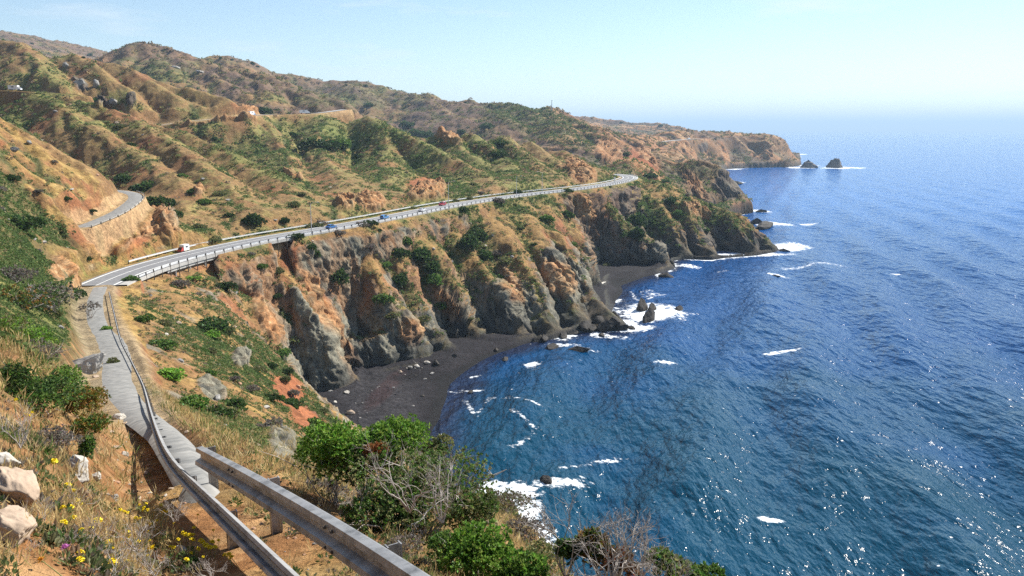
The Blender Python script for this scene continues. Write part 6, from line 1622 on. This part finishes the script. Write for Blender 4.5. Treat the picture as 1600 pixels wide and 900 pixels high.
for (px, py) in ((84, 722), (106, 760), (122, 787), (152, 815), (194, 800), (188, 797), (199, 802), (212, 810), (216, 813), (225, 794), (231, 797), (218, 790), (235, 820), (245, 815), (256, 801), (264, 799), (202, 839), (240, 855), (236, 858), (231, 870), (286, 833), (290, 836), (297, 838), (302, 837), (314, 846), (317, 849), (322, 854), (331, 848), (328, 856), (336, 856), (362, 872), (358, 868), (25, 625), (40, 649), (46, 650), (50, 646), (300, 845), (310, 858), (115, 770), (175, 880)):
    flower(px, py, "yellow", "yellow flower on the bank left of the rail", "yellow flowers on the bank", sc_=1.15 + .6 * RNG.random())
for k in range(34): flower(95 + 260 * RNG.random(), 778 + 105 * RNG.random(), "yellow", "yellow flower on the bank left of the rail", "yellow flowers on the bank", sc_=.8 + .5 * RNG.random())
flower(102, 857, "pink", "pink flower at the bottom left", None, sc_=1.3); flower(4, 824, "pink", "pink flower at the left edge by the tan slab", None, sc_=1.2); flower(65, 876, "orange", "orange flower at the bottom left", None, sc_=1.1)

# ------------------------------------------------------------------ grass and litter that nobody could count
def grass_sheet():
    c = np.argwhere((FR > 2.6) & (FR < 75) & (onroad > -.9) & (np.abs(np.degrees(FA)) < 40) & (Zf > 20) & (d_old - old_w > .05))
    x_, y_ = P[..., 0][tuple(c.T)], P[..., 1][tuple(c.T)]
    pn = fbm(x_ / 1.1, y_ / 1.1, 3, 111) + .6 * fbm(x_ / .35, y_ / .35, 2, 112)
    px_, py_ = IX[tuple(c.T)], IY[tuple(c.T)]
    red_ = (np.abs(px_ - 205) < 55) & (np.abs(py_ - 720) < 75)
    soil_ = ((px_ - 430) * .5 - (py_ - 790) > -60) & ((px_ > 400) & (px_ < 600) & (py_ > 800))
    w = np.clip(.18 + pn * 1.3, .02, 1) * np.where(red_, .4, 1) * np.where(soil_, .22, 1)
    n_ = 34000; ii = RNG.choice(len(c), n_, p=w / w.sum()); k = 9
    pc = P[tuple(c[ii].T)]; r = FR[tuple(c[ii].T)]
    L_ = (np.clip(.05 + r * .011, .09, .42) * (.5 + .8 * RNG.random(n_)))
    gn = fbm(pc[:, 0] / 2.2, pc[:, 1] / 2.2, 3, 113)
    P_ = np.repeat(pc, k, 0) + RNG.normal(size=(n_ * k, 3)) * np.repeat(L_, k)[:, None] * np.array([.28, .28, .02])
    Dv = RNG.normal(size=(n_ * k, 3)) * .45 + np.array([.1, -.1, 1.0])
    pal = np.array([(.56, .42, .19), (.46, .33, .15), (.62, .50, .27), (.34, .24, .12), (.20, .22, .07), (.13, .19, .05)])
    t = np.clip((gn + .5 * RNG.normal(size=n_)) * 4.5 + 2.0, 0, 5.99).astype(int)
    colr = np.repeat(pal[t], k, 0) * (.75 + .5 * RNG.random((n_ * k, 1)))
    me = leaves_mesh("dry_grass", P_, Dv, np.repeat(L_, k) * (.6 + .6 * RNG.random(n_ * k)), colr, .07)
    o = link("dry_grass", me, SCRUB); tag(o, "dry straw grass on the banks beside the rails", "grass", kind='stuff')
    # broad leaved low weeds
    w2 = np.clip(-.02 - pn + .5 * gn.mean(), .01, 1) * np.where(red_, .1, 1) * np.where(soil_, .2, 1)
    c2 = np.argwhere((FR > 2.6) & (FR < 30) & (onroad > -.9) & (d_old - old_w > .05) & (np.abs(np.degrees(FA)) < 40))
    pn2 = fbm(P[..., 0][tuple(c2.T)] / .8, P[..., 1][tuple(c2.T)] / .8, 3, 121); m2 = IX[tuple(c2.T)]; m3 = IY[tuple(c2.T)]
    w2 = np.clip(.02 + pn2, .004, 1) * np.where((np.abs(m2 - 205) < 55) & (np.abs(m3 - 720) < 75), .4, 1)
    n_ = 11000; ii = RNG.choice(len(c2), n_, p=w2 / w2.sum()); k = 14; pc = P[tuple(c2[ii].T)]; s_ = .05 + .06 * RNG.random(n_)
    d_ = ball(n_ * k); d_[:, 2] = np.abs(d_[:, 2]) + .2
    P_ = np.repeat(pc, k, 0) + d_ * np.repeat(s_, k)[:, None] * .5
    pal = np.array([(.12, .17, .06), (.16, .20, .08), (.20, .20, .10), (.26, .17, .10), (.24, .20, .16), (.09, .14, .04)])
    colr = np.repeat(pal[RNG.integers(6, size=n_)], k, 0) * (.7 + .5 * RNG.random((n_ * k, 1)))
    me = leaves_mesh("ground_cover", P_, d_, np.repeat(s_ * .7, k), colr, .45)
    o = link("ground_cover", me, LEAF); tag(o, "low mixed weeds and litter on the near bank", "weeds", kind='stuff')
grass_sheet()
